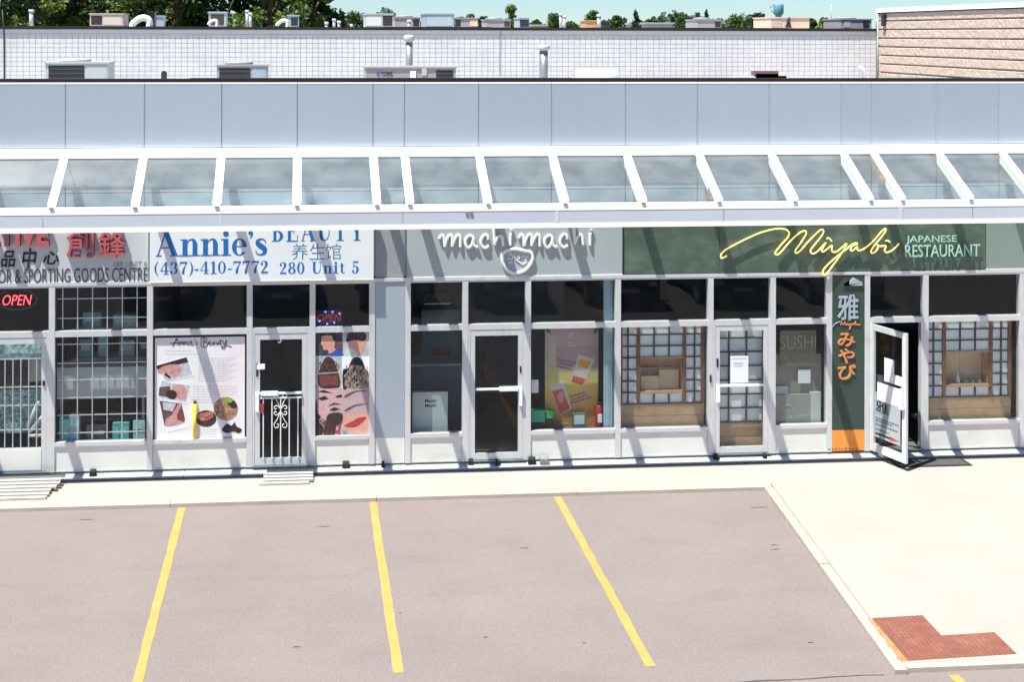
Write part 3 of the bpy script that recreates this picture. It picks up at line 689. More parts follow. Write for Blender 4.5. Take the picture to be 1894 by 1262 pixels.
# restaurant sign
yf = -.055; green_m = mat('green_sign_metal', (.085, .13, .098), .42, metal=.3, var=.12, scale=1.6, stain=((.20, .235, .19), (1.4, 1, 2.2), .48, .2, .7))
x0, xj, x1 = PX(1155, 470, yf), PX(1330, 470, yf), PX(1823, 470, yf)
s3 = thing('shop_sign', ((x0+x1)/2, yf, ZH+.03), 'long dark green sign with yellow neon script and pale green JAPANESE RESTAURANT letters', 'sign')
box('panel', green_m, s3, x0, xj-.003, yf, -.002, ZH+.03, ZT); box('panel', green_m, s3, xj+.003, x1, yf, -.002, ZH+.03, ZT)
box('edge', dark, s3, x0-.03, x0-.002, yf+.004, -.002, ZH+.03, ZT)
neon = mat('yellow_neon_tube', (.95, .74, .22), .4, var=.04, emit=.35); yn = yf-.06
MY = [(128, 332), (80, 356), (70, 326), (112, 276), (190, 232), (300, 176), (420, 121), (520, 88), (620, 68), (700, 76), (736, 112), (716, 160), (660, 222), (606, 290), (602, 318), (640, 312), (706, 236), (785, 150), (852, 100), (896, 92), (896, 128), (850, 202), (796, 278), (804, 306), (846, 280), (905, 212), (985, 128), (1042, 80), (1068, 86), (1060, 124), (1000, 204), (948, 268), (944, 300), (974, 312), (1016, 284), (1060, 236), (1094, 204), (1066, 250), (1050, 284), (1068, 292), (1110, 262), (1150, 232), (1148, 270), (1160, 296), (1200, 290), (1262, 240), (1296, 214), (1270, 268), (1216, 350), (1150, 440), (1096, 510), (1064, 512), (1068, 470), (1120, 410), (1210, 332), (1290, 270), (1344, 226), (1386, 208), (1396, 220), (1352, 236), (1330, 272), (1352, 282), (1396, 246), (1400, 276), (1440, 276), (1500, 236), (1566, 176), (1630, 100), (1668, 68), (1672, 92), (1620, 166), (1560, 236), (1530, 290), (1548, 306), (1588, 276), (1600, 236), (1586, 224), (1620, 240), (1676, 238), (1662, 280), (1690, 300), (1750, 270), (1802, 214)]
q = MB(); stroke(q, MY, 1320, 410, 5.261, .0125, yn, 4); q.build('neon_script', neon, s3)
for s in ([(1098, 166), (1120, 160), (1150, 190)], [(1672, 190), (1692, 184), (1716, 200)]):
    q = MB(); stroke(q, s, 1320, 410, 5.261, .012, yn, 4); q.build('neon_dot', neon, s3)
for p in ((600, 72), (240, 205), (900, 95), (1064, 86), (1300, 214), (1660, 80), (70, 326), (1090, 500)):
    X_, Z_ = P(*zm(p, 1320, 410, 5.261), yn); q = MB(); q.tube([(X_, yn, Z_), (X_, yf, Z_)], .006, 6); q.build('standoff', dark, s3)
pg = mat('pale_green_letter', (.38, .62, .52), .45, var=.04)
def stand(s, bx, bold):
    t = MB(); fit_text(t, s, bx, yf-.05, .012, bold)
    for o in split_letters(t): o.build('letter', pg, s3)
stand('JAPANESE', (1676, 436, 1769, 451), .0); stand('RESTAURANT', (1674, 453, 1812, 474), .0)
s2 = sign(x1+.01, 18.6, yf+.01, mat('pale_green_panel', (.25, .31, .28), .45, metal=.2, var=.05), 'plain grey-green sign panel at the far right end', 'blank_sign', z0=ZH+.025)

# tall column sign of the restaurant
ca, cb = MX[11]+ww+.002, MX[12]-ww-.002; yc = -.05
cs = thing('column_sign', ((ca+cb)/2, yc, .11), 'tall dark green column sign with orange foot and Japanese characters', 'sign')
col_g = mat('column_green', (.040, .064, .048), .5, var=.05, stain=((.055, .08, .06), (2, 2, .8), .55, .25, .5)); orange = mat('orange_panel', (.85, .30, .055), .55, var=.05, scale=4)
zo = PZ(1565, 796, yc)
box('green_panel', col_g, cs, ca, cb, yc, .05, zo+.002, ZH-.032); box('orange_panel', orange, cs, ca, cb, yc-.004, .05, .115, zo)
silver = mat('silver_print', (.36, .41, .44), .4, var=.05); orl = mat('orange_letter', (.66, .24, .085), .5)
t = MB(); fit_text(t, '雅', (1549, 545, 1587, 592), yc, .02, .010); t.build('character', silver, cs)
q = MB(); q.prism([P(*p, yc) for p in ((1558, 528), (1571, 528), (1571, 520), (1578, 513), (1594, 522), (1594, 528))], yc-.025, yc-.001); q.build('roof_mark', silver, cs)
for c_, bx in (('み', (1549, 616, 1581, 641)), ('や', (1550, 645, 1580, 672)), ('び', (1549, 675, 1583, 702))):
    t = MB(); fit_text(t, c_, bx, yc, .022, .016); t.build('character', orl, cs)
q = MB(); stroke(q, [(38, 372), (50, 352), (75, 338), (95, 332)], 1530, 505, 3.71, .006, yc-.01, 4); q.build('swash', silver, cs)
q = MB(); stroke(q, [(92, 362), (100, 338), (110, 358), (122, 336), (128, 360), (140, 348), (146, 362), (158, 350), (160, 380), (150, 384), (170, 352), (180, 348), (184, 360), (196, 330), (194, 360), (208, 350), (212, 360), (228, 352)], 1530, 505, 3.71, .007, yc-.01, 4); q.build('script_name', orl, cs)
q = MB()
for k in range(9):
    X_, Z_ = P(1532+6.2*k, 833-random.random()*2, yc); q.box(X_, X_+.035, yc-.006, yc-.004, Z_, Z_+random.uniform(.012, .03))
q.build('small_print', mat('brown_print', (.35, .1, .03), .6), cs)

# ------------------------------------------------------------------ posters on the glass (printed sheets)
YP = -.008
def pr(px, py, y=YP): return P(px, py, y)
def sheet(name, M, parent, poly, y, t=.001):
    if len(poly) > 4: poly = smooth(poly, 3, True)
    return MB().prism([P(*p, y) for p in poly], y-t, y).build(name, M, parent)
flat = lambda n, c: mat(n, c, .55, var=.03, spec=.3)
po = thing('window_poster', (PX(372, 800, YP), YP, ZS+.03), 'large pale pink salon poster with script title and tilted photos', 'poster')
pink = mat('poster_blush', (.78, .74, .72), .5, var=.02, stain=((.78, .60, .60), (.7, 1, 1.1), .5, .22, .8))
px0, px1, pz0, pz1 = MX[1]+ww+.03, MX[2]-ww-.03, ZS+.034, PZ(372, 624, YP)
box('sheet', pink, po, px0, px1, YP-.003, YP, pz0, pz1)
kz, ox_, oy_ = 5.737, 280, 610            # measured on an enlargement of the poster
Q = lambda x, y: (ox_+x/kz, oy_+y/kz)
y1_ = YP-.0035
q = MB()
for s in ([(200, 140), (225, 150), (250, 130), (270, 95), (280, 130), (290, 170)], [(225, 180), (250, 135), (275, 95)], [(240, 145), (300, 140)], [(305, 125), (308, 160), (325, 125), (338, 160)], [(345, 125), (348, 160), (365, 125), (378, 160)], [(388, 125), (390, 160), (400, 155)], [(405, 145), (430, 135), (420, 120), (408, 145), (430, 162), (450, 150)], [(460, 100), (462, 118)], [(490, 125), (475, 140), (490, 155), (470, 165)],
          [(520, 110), (540, 90), (580, 90), (590, 115), (555, 130), (595, 145), (580, 180), (540, 185), (525, 150), (540, 110)], [(560, 95), (552, 175)], [(605, 150), (625, 140), (615, 128), (605, 150), (640, 160)], [(660, 130), (645, 150), (665, 155), (668, 130), (675, 160)], [(690, 130), (692, 155), (710, 150), (712, 130), (718, 160)], [(735, 105), (730, 155), (745, 155)], [(720, 125), (760, 122)], [(765, 130), (768, 155), (785, 145), (795, 110), (790, 170), (765, 200), (740, 185), (790, 165), (850, 182)]):
    stroke(q, [(x, y) for x, y in s], ox_, oy_, kz, .0055, y1_-.001, 4, n=6)
q.build('script_title', ink, po)
grp = flat('grey_fine_print', (.52, .51, .50))
q = MB()
for (yy, xa, xb) in [(222, 150, 440), (256, 150, 520)] + [(300+i*22, 500, 900-40*(i % 3)) for i in range(12)] + [(600+i*28, 440, 910) for i in range(4)] + [(712+i*28, 420, 640) for i in range(3)] + [(1060+i*24, 500, 700) for i in range(5)]:
    x = xa
    while x < xb:
        l = random.uniform(14, 44); p0 = pr(*Q(x, yy), y1_); p1 = pr(*Q(min(x+l, xb), yy+7), y1_); q.box(p0[0], p1[0], y1_-.0006, y1_, p1[1], p0[1]); x += l+9
q.build('fine_print', grp, po, kind='stuff')
wht = flat('photo_border', (.82, .82, .82))
def photo(poly, shapes):
    ph = sheet('photo', wht, po, [Q(*p) for p in poly], y1_-.001)
    cx = sum(p[0] for p in poly)/4; cy = sum(p[1] for p in poly)/4
    for i, (M, pl) in enumerate(shapes): sheet('photo_print', M, ph, [Q(*p) for p in pl], y1_-.0022-.0006*i, .0005)
skin = mat('print_skin', (.55, .27, .24), .6, var=.25, scale=22); hair = mat('print_hair', (.035, .02, .02), .6, var=.4, scale=30); dim = mat('print_shadow', (.12, .07, .075), .6, var=.4, scale=25); gry = mat('print_grey', (.50, .49, .51), .6, var=.2, scale=18)
photo([(40, 375), (375, 285), (460, 490), (120, 560)], [(gry, [(60, 385), (370, 300), (440, 480), (150, 545)]), (hair, [(50, 385), (372, 292), (392, 345), (64, 425)]), (skin, [(70, 430), (150, 380), (280, 372), (318, 440), (250, 500), (150, 455), (90, 470)]), (hair, [(150, 455), (205, 500), (195, 520), (135, 480)])])
photo([(95, 545), (425, 585), (375, 790), (60, 730)], [(gry, [(105, 555), (412, 592), (368, 770), (80, 720)]), (dim, [(85, 610), (200, 600), (200, 720), (76, 700)]), (skin, [(230, 600), (330, 590), (380, 650), (350, 740), (250, 710)]), (hair, [(160, 660), (225, 640), (272, 680), (240, 740), (165, 715)])])
photo([(75, 745), (330, 775), (390, 1040), (160, 1090)], [(dim, [(85, 755), (320, 785), (360, 960), (140, 1025)]), (gry, [(120, 770), (260, 785), (230, 870), (130, 850)]), (skin, [(150, 960), (220, 900), (290, 790), (320, 800), (270, 930), (350, 985), (170, 1030)]), (flat('print_red_brown', (.20, .06, .05)), [(270, 900), (330, 880), (355, 985), (280, 960)])])
def disc(cx, cy, rx, ry, n=20): return [(cx+rx*math.cos(2*math.pi*i/n), cy+ry*math.sin(2*math.pi*i/n)) for i in range(n)]
for i, (M, pl) in enumerate(((mat('print_bowl', (.06, .03, .025), .5, var=.4, scale=30), disc(580, 945, 110, 88)), (mat('print_root', (.45, .17, .12), .6, var=.4, scale=30), [(490, 900), (650, 870), (660, 890), (560, 950), (640, 900), (650, 930), (560, 970), (500, 950)]), (mat('print_herbs', (.36, .20, .12), .6, var=.7, scale=28), disc(790, 840, 128, 125)), (hair, [(800, 730), (880, 760), (905, 830), (850, 830), (790, 760)]), (flat('print_leaf', (.22, .42, .04)), disc(825, 752, 38, 26, 10)), (hair, [(750, 1060), (800, 1000), (850, 1020), (885, 985), (905, 1030), (960, 1060), (930, 1100), (870, 1080), (820, 1100), (770, 1090)]))):
    sheet('print', M, po, [Q(*p) for p in pl], y1_-.001-.0006*i, .0005)
yr = MB(); X_, Zb = P(361, 815, -.03); _, Zt = P(365, 742, -.03); yr.lathe(X_-.005, -.035, [(.028, ZS+.032), (.028, Zt-.04)], 12)
rod = thing('yellow_rod', (X_, -.035, ZS+.03), 'thin yellow rod with black tip against the pale salon poster', 'rod')
yr.build('shaft', mat('yellow_plastic', (.85, .60, .02), .4, var=.03), rod); MB().lathe(X_-.005, -.035, [(.024, Zt-.04), (.024, Zt)], 12).build('tip', dark, rod)

ps = thing('window_poster', (PX(633, 800, YP), YP, ZS+.03), 'tall collage poster of haircuts, hair and faces beside the salon door', 'poster')
hx0, hx1 = MX[3]+ww+.004, MX[4]-ww-.004; hz0, hz1 = ZS+.032, ZM-.05
box('sheet', wht, ps, hx0, hx1, YP-.003, YP, hz0, hz1)
k2 = 4.854; Q2 = lambda x, y: (570+x/k2, 560+y/k2)
def pic(shapes, base):
    b0 = sheet('photo', base[0], ps, [Q2(*p) for p in base[1]], y1_-.001)
    for i, (M, pl) in enumerate(shapes): sheet('photo_print', M, b0, [Q2(*p) for p in pl], y1_-.0022-.0006*i, .0005)
rc = lambda x0, y0, x1, y1: [(x0, y0), (x1, y0), (x1, y1), (x0, y1)]
dkbg = mat('print_dark_room', (.05, .05, .06), .6, var=.5, scale=12); ltbg = mat('print_light_room', (.42, .44, .42), .6, var=.3, scale=10); skin2 = mat('print_face', (.62, .30, .24), .6, var=.12, scale=14); skin3 = mat('print_pale_face', (.58, .36, .36), .6, var=.10, scale=10)
brn = mat('print_brown_hair', (.055, .028, .025), .6, var=.6, scale=34); lips = flat('print_lips', (.42, .05, .07)); blu = flat('print_blue_shirt', (.03, .09, .36))
pic([(dim, [(240, 350), (310, 340), (312, 430), (250, 420)]), (blu, [(165, 475), (215, 440), (255, 415), (305, 450), (308, 478)]), (skin2, [(120, 320), (135, 285), (230, 280), (240, 370), (232, 400), (245, 425), (190, 458), (175, 425), (140, 425), (128, 390), (115, 370)]), (hair, [(108, 290), (150, 252), (215, 255), (245, 285), (240, 345), (222, 330), (215, 300), (160, 292), (130, 300)])], (dkbg, rc(62, 238, 308, 478)))
pic([(flat('print_cape', (.55, .60, .56)), [(320, 478), (335, 415), (390, 410), (450, 478)]), (skin2, [(375, 330), (505, 330), (510, 400), (490, 460), (450, 455), (400, 415), (370, 400)]), (hair, [(345, 350), (355, 290), (390, 252), (450, 246), (510, 275), (520, 310), (500, 345), (420, 335)])], (ltbg, rc(311, 238, 552, 478)))
pic([(brn, [(120, 560), (145, 505), (180, 485), (225, 510), (255, 580), (280, 660), (285, 750), (240, 768), (110, 765), (85, 660)]), (flat('print_strap', (.4, .33, .3)), [(85, 632), (270, 622), (270, 632), (85, 645)]), (mat('print_burgundy', (.2, .05, .05), .6, var=.6, scale=40), [(100, 660), (265, 650), (270, 740), (110, 750)])], (ltbg, rc(62, 481, 300, 768)))
pic([(hair, [(310, 610), (345, 600), (370, 640), (350, 765), (312, 768)]), (mat('print_highlight_hair', (.26, .19, .15), .6, var=.8, scale=40), [(355, 600), (385, 520), (430, 488), (480, 510), (515, 590), (552, 660), (545, 765), (350, 765), (330, 690)]), (hair, [(375, 560), (400, 510), (435, 490), (475, 510), (500, 570), (440, 560)])], (wht, rc(303, 481, 552, 768)))
pic([(hair, [(80, 800), (140, 785), (225, 815), (140, 810)]), (hair, [(85, 860), (150, 838), (185, 865), (120, 880)]), (hair, [(245, 840), (300, 825), (304, 850), (255, 855)]), (hair, [(175, 930), (230, 900), (300, 912), (230, 918)]), (hair, [(190, 965), (235, 940), (285, 955), (230, 975)]), (hair, [(66, 890), (80, 900), (85, 990), (110, 1020), (90, 1060), (140, 1130), (120, 1190), (66, 1190)]), (brn, [(185, 1000), (304, 995), (300, 1080), (250, 1110), (235, 1190), (140, 1190), (160, 1080)]), (lips, [(250, 1150), (285, 1140), (290, 1185), (240, 1175)])], (skin3, rc(62, 771, 304, 1192)))
pic([(dim, [(330, 835), (430, 790), (545, 795), (430, 805), (340, 855)]), (dim, [(330, 965), (430, 915), (545, 912), (430, 930), (345, 975)]), (mat('print_warm_skin', (.66, .33, .25), .6, var=.1, scale=9), rc(308, 1000, 552, 1180)), (lips, [(325, 1105), (400, 1065), (450, 1035), (525, 1030), (480, 1085), (420, 1120), (360, 1120)]), (flat('print_teal', (.1, .35, .35)), rc(308, 1150, 350, 1180))], (mat('print_mauve_skin', (.50, .34, .35), .6, var=.08, scale=8), rc(307, 771, 552, 1192)))

def strands(x0, x1, y0, y1, n_, M, dy):
    q = MB(); rs = random.Random(int(x0))
    for i in range(n_):
        xa = rs.uniform(x0, x1); ya = rs.uniform(y0, y1-40); pts = [(xa+9*math.sin(k*1.1+i)+k*rs.uniform(-2, 2)+(xa-(x0+x1)/2)*.04*k, ya+k*11) for k in range(6)]
        pts = smooth(pts, 2); pl = [P(*Q2(a_-3.2, b_), y1_) for a_, b_ in pts]+[P(*Q2(a_+3.2, b_), y1_) for a_, b_ in reversed(pts)]
        b_ = len(q.v); m_ = len(pts); yy = y1_-.0042-.0001*i
        q.v += [(p[0], yy, p[1]) for p in pl]
        for k in range(m_-1): q.face([b_+k, b_+k+1, b_+2*m_-2-k, b_+2*m_-1-k])
    q.build('hair_print', M, ps, kind='stuff')
strands(105, 265, 640, 740, 26, flat('print_red_strand', (.22, .06, .05)), 0); strands(110, 260, 520, 620, 14, flat('print_brown_strand', (.14, .07, .05)), 0)
strands(345, 530, 560, 750, 40, flat('print_blond_strand', (.50, .40, .33)), 0); strands(345, 530, 560, 750, 26, hair, 0)
strands(70, 150, 1010, 1170, 12, hair, 0); strands(165, 290, 1010, 1150, 16, flat('print_dark_strand', (.10, .06, .05)), 0)
strands(355, 510, 262, 320, 12, dim, 0)
# LED OPEN signs
led = mat('red_led', (.9, .06, .08), .4, var=0, emit=1.6); bled = mat('blue_led', (.12, .10, 1.0), .4, var=0, emit=2.2)
os5 = thing('open_sign', (PX(609, 600, .05), .05, ZM+.05), 'small OPEN light with red letters and blue dots above the collage poster', 'sign')
t = MB(); fit_text(t, 'OPEN', (587, 582, 631, 594), .04, .008, -.02, .25); t.build('lettering', mat('dim_red_led', (.45, .05, .06), .4, var=0, emit=.35), os5)
box('backing', dark, os5, PX(585, 588, .05), PX(633, 588, .05), .042, .055, ZM+.05, PZ(609, 574, .05))
for p in ((602, 577), (615, 577), (628, 580), (591, 594), (605, 599), (618, 597)):
    X_, Z_ = P(*p, .04); MB().lathe(X_, .036, [(.012, Z_-.012), (.016, Z_), (.012, Z_+.012)], 8).build('bulb', bled, os5)
os6 = thing('open_sign', (PX(34, 560, .06), .06, PZ(34, 572, .06)), 'glowing red OPEN sign in an oval ring in the upper window', 'sign')
t = MB(); fit_text(t, 'OPEN', (5, 546, 59, 564), .05, .012, -.01, .25); t.build('lettering', led, os6)
X_, Z_ = P(32, 554, .06); MB().tube([(X_+.30*math.cos(k*math.pi/16), .06, Z_+.16*math.sin(k*math.pi/16)) for k in range(32)], .007, 6, True).build('ring', mat('grey_ring', (.12, .12, .12), .5), os6)
os4 = thing('open_sign', (PX(806, 558, .5), .5, PZ(806, 568, .5)), 'unlit dull red OPEN sign behind the upper glass of the tea shop', 'sign')
t = MB(); fit_text(t, 'OPEN', (786, 545, 832, 557), .45, .01, 0, .25); t.build('lettering', mat('dull_red', (.16, .03, .035), .5, var=.05), os4)
X0_, Z0_ = P(784, 562, .45); X1_, _ = P(834, 562, .45); box('underline', steel, os4, X0_, X1_, .445, .455, Z0_-.012, Z0_+.006)

# ------------------------------------------------------------------ things behind the glass
def tbox(name, M, x0, x1, y0, y1, d0, d1, label, cat, group=None, parts=None):
    """a box-like thing filling photo box (x0..x1, y0..y1) with its front at depth d0"""
    X0, Z1 = P(x0, y0, d0); X1, Z0 = P(x1, y1, d0)
    t = thing(name, ((X0+X1)/2, d0, Z0), label, cat, group)
    box('body', M, t, X0, X1, d0, d1, Z0, Z1)
    return t, X0, X1, Z0, Z1
# display platform inside each window so that goods stand on something
for a, b in ((MX[0], MX[1]), (MX[5], MX[6]), (MX[7], MX[8]), (MX[10], MX[11])):
    box('window_deck', wall_in, B, a+ww, b-ww, .09, .75, ZS-.06, ZS-.02)
teal = mat('teal_box', (.14, .55, .50), .5, var=.25, scale=14); tealp = mat('pale_teal_box', (.45, .70, .66), .5, var=.2, scale=12); cream = mat('cream_box', (.55, .54, .48), .6, var=.1); gbrd = mat('grey_board', (.50, .51, .51), .6, var=.06)
gb = thing('display_counter', (-3.1, .25, ZS-.02), 'grey display counter behind the white window grille', 'counter')
X0, Z1 = P(106, 684, .3); X1, Z0 = P(272, 735, .3)
box('front', gbrd, gb, X0, X1, .28, .32, Z0, Z1); box('top', cream, gb, X0, X1, .28, .75, Z1+.001, Z1+.03)
for xx in (X0+.04, X1-.08): box('leg', steel, gb, xx, xx+.04, .30, .34, ZS-.02, Z0-.001)
for i, (x0, x1, y0, y1, M, lb) in enumerate(((110, 128, 774, 816, teal, 'teal carton at the left foot of the outdoor shop window'), (128, 146, 764, 812, tealp, 'taller pale teal carton beside the teal carton behind the grille'), (208, 238, 784, 814, teal, 'low teal carton in the middle of the grilled window'), (246, 268, 780, 812, tealp, 'pale carton with round mark at the right of the grilled window'), (160, 200, 790, 815, dim, 'flat dark carton low behind the window grille'))):
    t, X0, X1, Z0, Z1 = tbox('carton', M, x0, x1, y0, y1, .12+.03*i, .30, lb, 'carton', 'cartons in the outdoor shop window')
    for c in t.children: c.location.z += (ZS-.018)-Z0; 
    t.location.z = t.location.z; 
    box('label_strip', cream, t, X0+(X1-X0)*.2, X1-(X1-X0)*.2, .12+.03*i-.003, .12+.03*i-.0005, ZS-.018+(Z1-Z0)*.35, ZS-.018+(Z1-Z0)*.6)
# shelving deeper inside
sh = thing('goods_shelf', (-3.1, 1.6, .09), 'dark shelving unit inside the outdoor shop behind the grille', 'shelf')
for zz in (.5, 1.0, 1.5, 2.0): box('shelf_board', gbrd, sh, -3.78, -2.42, 1.35, 1.85, zz, zz+.03)
for xx in (-3.8, -2.44): box('upright', dark, sh, xx, xx+.04, 1.35, 1.85, .09, 2.3)
i = 0
for zz, row in ((1.03, ((-3.7, -3.5, .3), (-3.4, -3.1, .22), (-2.95, -2.8, .34), (-2.7, -2.5, .25))), (1.53, ((-3.65, -3.45, .3), (-3.35, -3.2, .36), (-3.0, -2.75, .28), (-2.68, -2.5, .33))), (2.03, ((-3.6, -3.3, .24), (-3.1, -2.7, .2)))):
    for (xa, xb, h) in row:
        nm = ['teal', 'pale teal', 'cream', 'dark'][i % 4]; sh_n = {1.03: 'lowest stocked', 1.53: 'middle', 2.03: 'top'}[zz]
        bx = MB().use([teal, tealp, cream, dim][i % 4]); bx.box(xa, xb, 1.4+.02*(i % 3), 1.7, zz, zz+h); bx.use(white_p); bx.box(xa+.03, xb-.03, 1.396+.02*(i % 3), 1.3995+.02*(i % 3), zz+h*.4, zz+h*.7)
        bx.build('goods_box', label='%s goods box on the %s shelf inside the outdoor shop' % (nm, sh_n), cat='box', group='goods boxes on the outdoor shop shelf'); i += 1
# stock behind the barred door at the far left
dp = thing('hanging_banner', (PX(40, 650, .15), .15, PZ(40, 665, .15)), 'mottled pale teal banner behind the barred glass door', 'banner')
X0, Z1 = P(-22, 630, .15); X1, Z0 = P(82, 664, .15); MB().box(X0, X1, .14, .15, Z0, Z1).build('cloth', mat('mottled_teal', (.45, .62, .62), .7, var=.7, scale=16), dp)
tbox('goods_crate', dkbg, -20, 50, 666, 716, .35, .6, 'black panel crate stacked behind the barred door', 'crate'); 
tbox('goods_crate', cream, 52, 80, 662, 706, .4, .6, 'cream carton stack behind the barred door', 'crate')
tbox('goods_crate', mat('mottled_stock', (.38, .52, .50), .7, var=.9, scale=18), -22, 82, 722, 800, .45, .9, 'mottled green stock pile behind the barred door', 'crate')
for i, (p, q) in enumerate((((50, 790), (72, 742)), ((54, 800), (84, 765)), ((52, 806), (84, 806)))):
    A_ = P(*p, .16); Bq = P(*q, .16); MB().tube([(A_[0], .16, A_[1]), (Bq[0], .16, Bq[1])], .03, 8).build('white_pole', white_p, label=('steep', 'slanting', 'level')[i]+' white pole in the pile behind the barred door', cat='pole', group='white poles behind the barred door')
# tea shop: counter, menu board, fridge
mb_ = thing('menu_board', (PX(796, 790, .2), .2, ZS-.02), 'pale standing board reading Machi Machi inside the tea shop window', 'board')
X0, Z1 = P(763, 726, .2); X1, Z0 = P(828, 800, .2); box('board', mat('pale_board', (.50, .56, .54), .6, var=.03), mb_, X0, X1, .2, .22, ZS-.02, Z1); box('frame', dark, mb_, X0-.03, X0-.002, .19, .23, ZS-.02, Z1+.03); box('frame', dark, mb_, X0, X1, .19, .23, Z1+.001, Z1+.03)
t = MB(); fit_text(t, 'Machi\nMachi', (786, 739, 807, 753), .2, .002, .02, 0, 1.1); t.build('lettering', ink, mb_)
ct = thing('service_counter', (PX(815, 700, 1.6), 1.6, .09), 'blue-grey service counter in the dim tea shop', 'counter')
ctm = mat('counter_blue', (.10, .15, .19), .4, var=.1); X0, Z1 = P(756, 678, 1.6); X1, _ = P(856, 678, 1.6)
box('front', ctm, ct, X0, X1, 1.6, 1.65, .09, Z1); box('top', gbrd, ct, X0-.02, X1+.02, 1.57, 2.2, Z1+.001, Z1+.04)
fr = thing('drinks_fridge', (PX(815, 640, 2.6), 2.6, .09), 'pale upright fridge with red-brown oval badge in the tea shop', 'fridge')
X0, Z1 = P(780, 574, 2.6); X1, _ = P(850, 574, 2.6); box('cabinet', mat('fridge_grey', (.22, .28, .29), .4, var=.06), fr, X0, X1, 2.6, 3.3, .09, Z1); box('header', mat('fridge_header', (.34, .38, .38), .4), fr, X0, X1, 2.58, 2.599, Z1-.3, Z1-.02)
X_, Z_ = P(817, 653, 2.57); MB().prism([(X_+.17*math.cos(k*math.pi/10), Z_+.09*math.sin(k*math.pi/10)) for k in range(20)], 2.575, 2.599).build('badge', mat('badge_red_brown', (.28, .06, .035), .5, var=.3, scale=12), fr)
sf = thing('wall_board', (PX(886, 640, 2.8), 2.8, 1.2), 'dark framed notice board on a stand seen through the tea shop door', 'board')
X0, Z1 = P(876, 625, 2.8); X1, Z0 = P(912, 650, 2.8); box('board', mat('notice_dark', (.10, .10, .105), .6, var=.4, scale=8), sf, X0, X1, 2.8, 2.83, Z0, Z1); box('stand', dark, sf, (X0+X1)/2-.03, (X0+X1)/2+.03, 2.84, 2.9, .09, Z1)
# drinks banner
bn = thing('drinks_banner', (PX(1058, 790, .45), .45, .09), 'upright yellow and orange banner picturing two iced drinks', 'banner')
kb = 5.735; Q3 = lambda x, y: (980+x/kb, 590+y/kb); yb_ = .30
def bp(M, pl, i, nm='print'): return sheet(nm, M, bn, [Q3(*p) for p in pl], yb_-.001-.0012*i, .001)
# colour printed in three graded fields
gm = bpy.data.materials.new('banner_print'); gm.use_nodes = True; tt = gm.node_tree; bs = tt.nodes['Principled BSDF']; S(bs, 'Roughness', .6)
tc = tt.nodes.new('ShaderNodeTexCoord'); sx_ = tt.nodes.new('ShaderNodeSeparateXYZ'); tt.links.new(tc.outputs['Generated'], sx_.inputs[0]); cr = tt.nodes.new('ShaderNodeValToRGB'); tt.links.new(sx_.outputs[2], cr.inputs[0]); tt.links.new(cr.outputs[0], bs.inputs['Base Color'])
els = cr.color_ramp.elements; els[0].position = 0; els[0].color = (.58, .20, .06, 1); els[1].position = 1; els[1].color = (.46, .30, .31, 1)
for p_, c_ in ((.22, (.70, .33, .09)), (.42, (.66, .50, .10)), (.58, (.52, .48, .22)), (.72, (.42, .36, .29)), (.9, (.52, .36, .36))):
    e_ = els.new(p_); e_.color = (*c_, 1)
MB().prism([P(*Q3(*p), yb_) for p in ((160, 92), (728, 92), (722, 1200), (160, 1200))], yb_, yb_+.004).build('sheet', gm, bn)
cl1 = flat('print_glass', (.62, .55, .47)); ora = mat('print_orange', (.72, .33, .03), .5, var=.1, scale=20); redp = mat('print_red_drink', (.62, .10, .08), .5, var=.3, scale=20); prp = flat('print_purple_text', (.36, .12, .20)); lfp = flat('print_palm', (.08, .26, .09)); mvp = flat('print_mauve_field', (.45, .31, .30))
bp(mvp, rc(285, 300, 722, 510), 0); bp(flat('print_cream_field', (.50, .45, .36)), rc(200, 170, 290, 500), 0)
bp(cl1, [(515, 375), (690, 430), (570, 710), (435, 660)], 1); bp(ora, [(525, 425), (650, 455), (610, 530), (505, 500)], 2); bp(redp, [(460, 600), (590, 640), (560, 700), (440, 665)], 2)
bp(cl1, [(200, 700), (360, 650), (440, 960), (320, 1020)], 1); bp(redp, [(235, 770), (345, 740), (425, 950), (320, 1010)], 2); bp(flat('print_pink_swirl', (.7, .30, .28)), disc(330, 830, 35, 60), 3)
bp(flat('print_lemon', (.70, .60, .08)), disc(240, 665, 30, 26, 10), 2)
for (xa, ya, l, sl) in ((300, 420, 165, .22), (310, 455, 150, .2), (285, 490, 150, .24), (420, 820, 180, -.3), (440, 850, 170, -.3), (430, 885, 220, -.28)):
    qx = MB(); x = xa
    while x < xa+l:
        ww_ = random.uniform(12, 30); yy = ya+(x-xa)*sl; qx.prism([P(*Q3(*p), yb_-.003) for p in ((x, yy), (x+ww_, yy+ww_*sl), (x+ww_, yy+ww_*sl+20), (x, yy+20))], yb_-.004, yb_-.003); x += ww_+5
    qx.build('print_text', prp, bn)
for s in (-1, 1):
    cx = 200 if s < 0 else 700
    for k in range(3): bp(lfp, [(cx-25*k*s*0+s*10*k-20, 105), (cx+s*10*k+8, 105), (cx-s*(30-20*k), 185-k*15)], 1)
bp(gry, [(420, 150), (470, 150), (470, 165), (435, 165), (435, 210), (420, 210)], 1); bp(gry, rc(405, 250, 470, 262), 1); bp(gry, rc(405, 280, 470, 290), 1); bp(cl1, rc(320, 1100, 410, 1118), 1)
box('pole', steel, bn, PX(1058, 700, .35)-.015, PX(1058, 700, .35)+.015, .32, .35, .09, PZ(1058, 606, .3)); box('foot', dark, bn, PX(1030, 790, .4), PX(1090, 790, .4), .25, .55, .09, .12)
tbox('light_card', white_p, 983, 996, 703, 727, .04, .05, 'small white card stuck inside the glass left of the drinks banner', 'card')
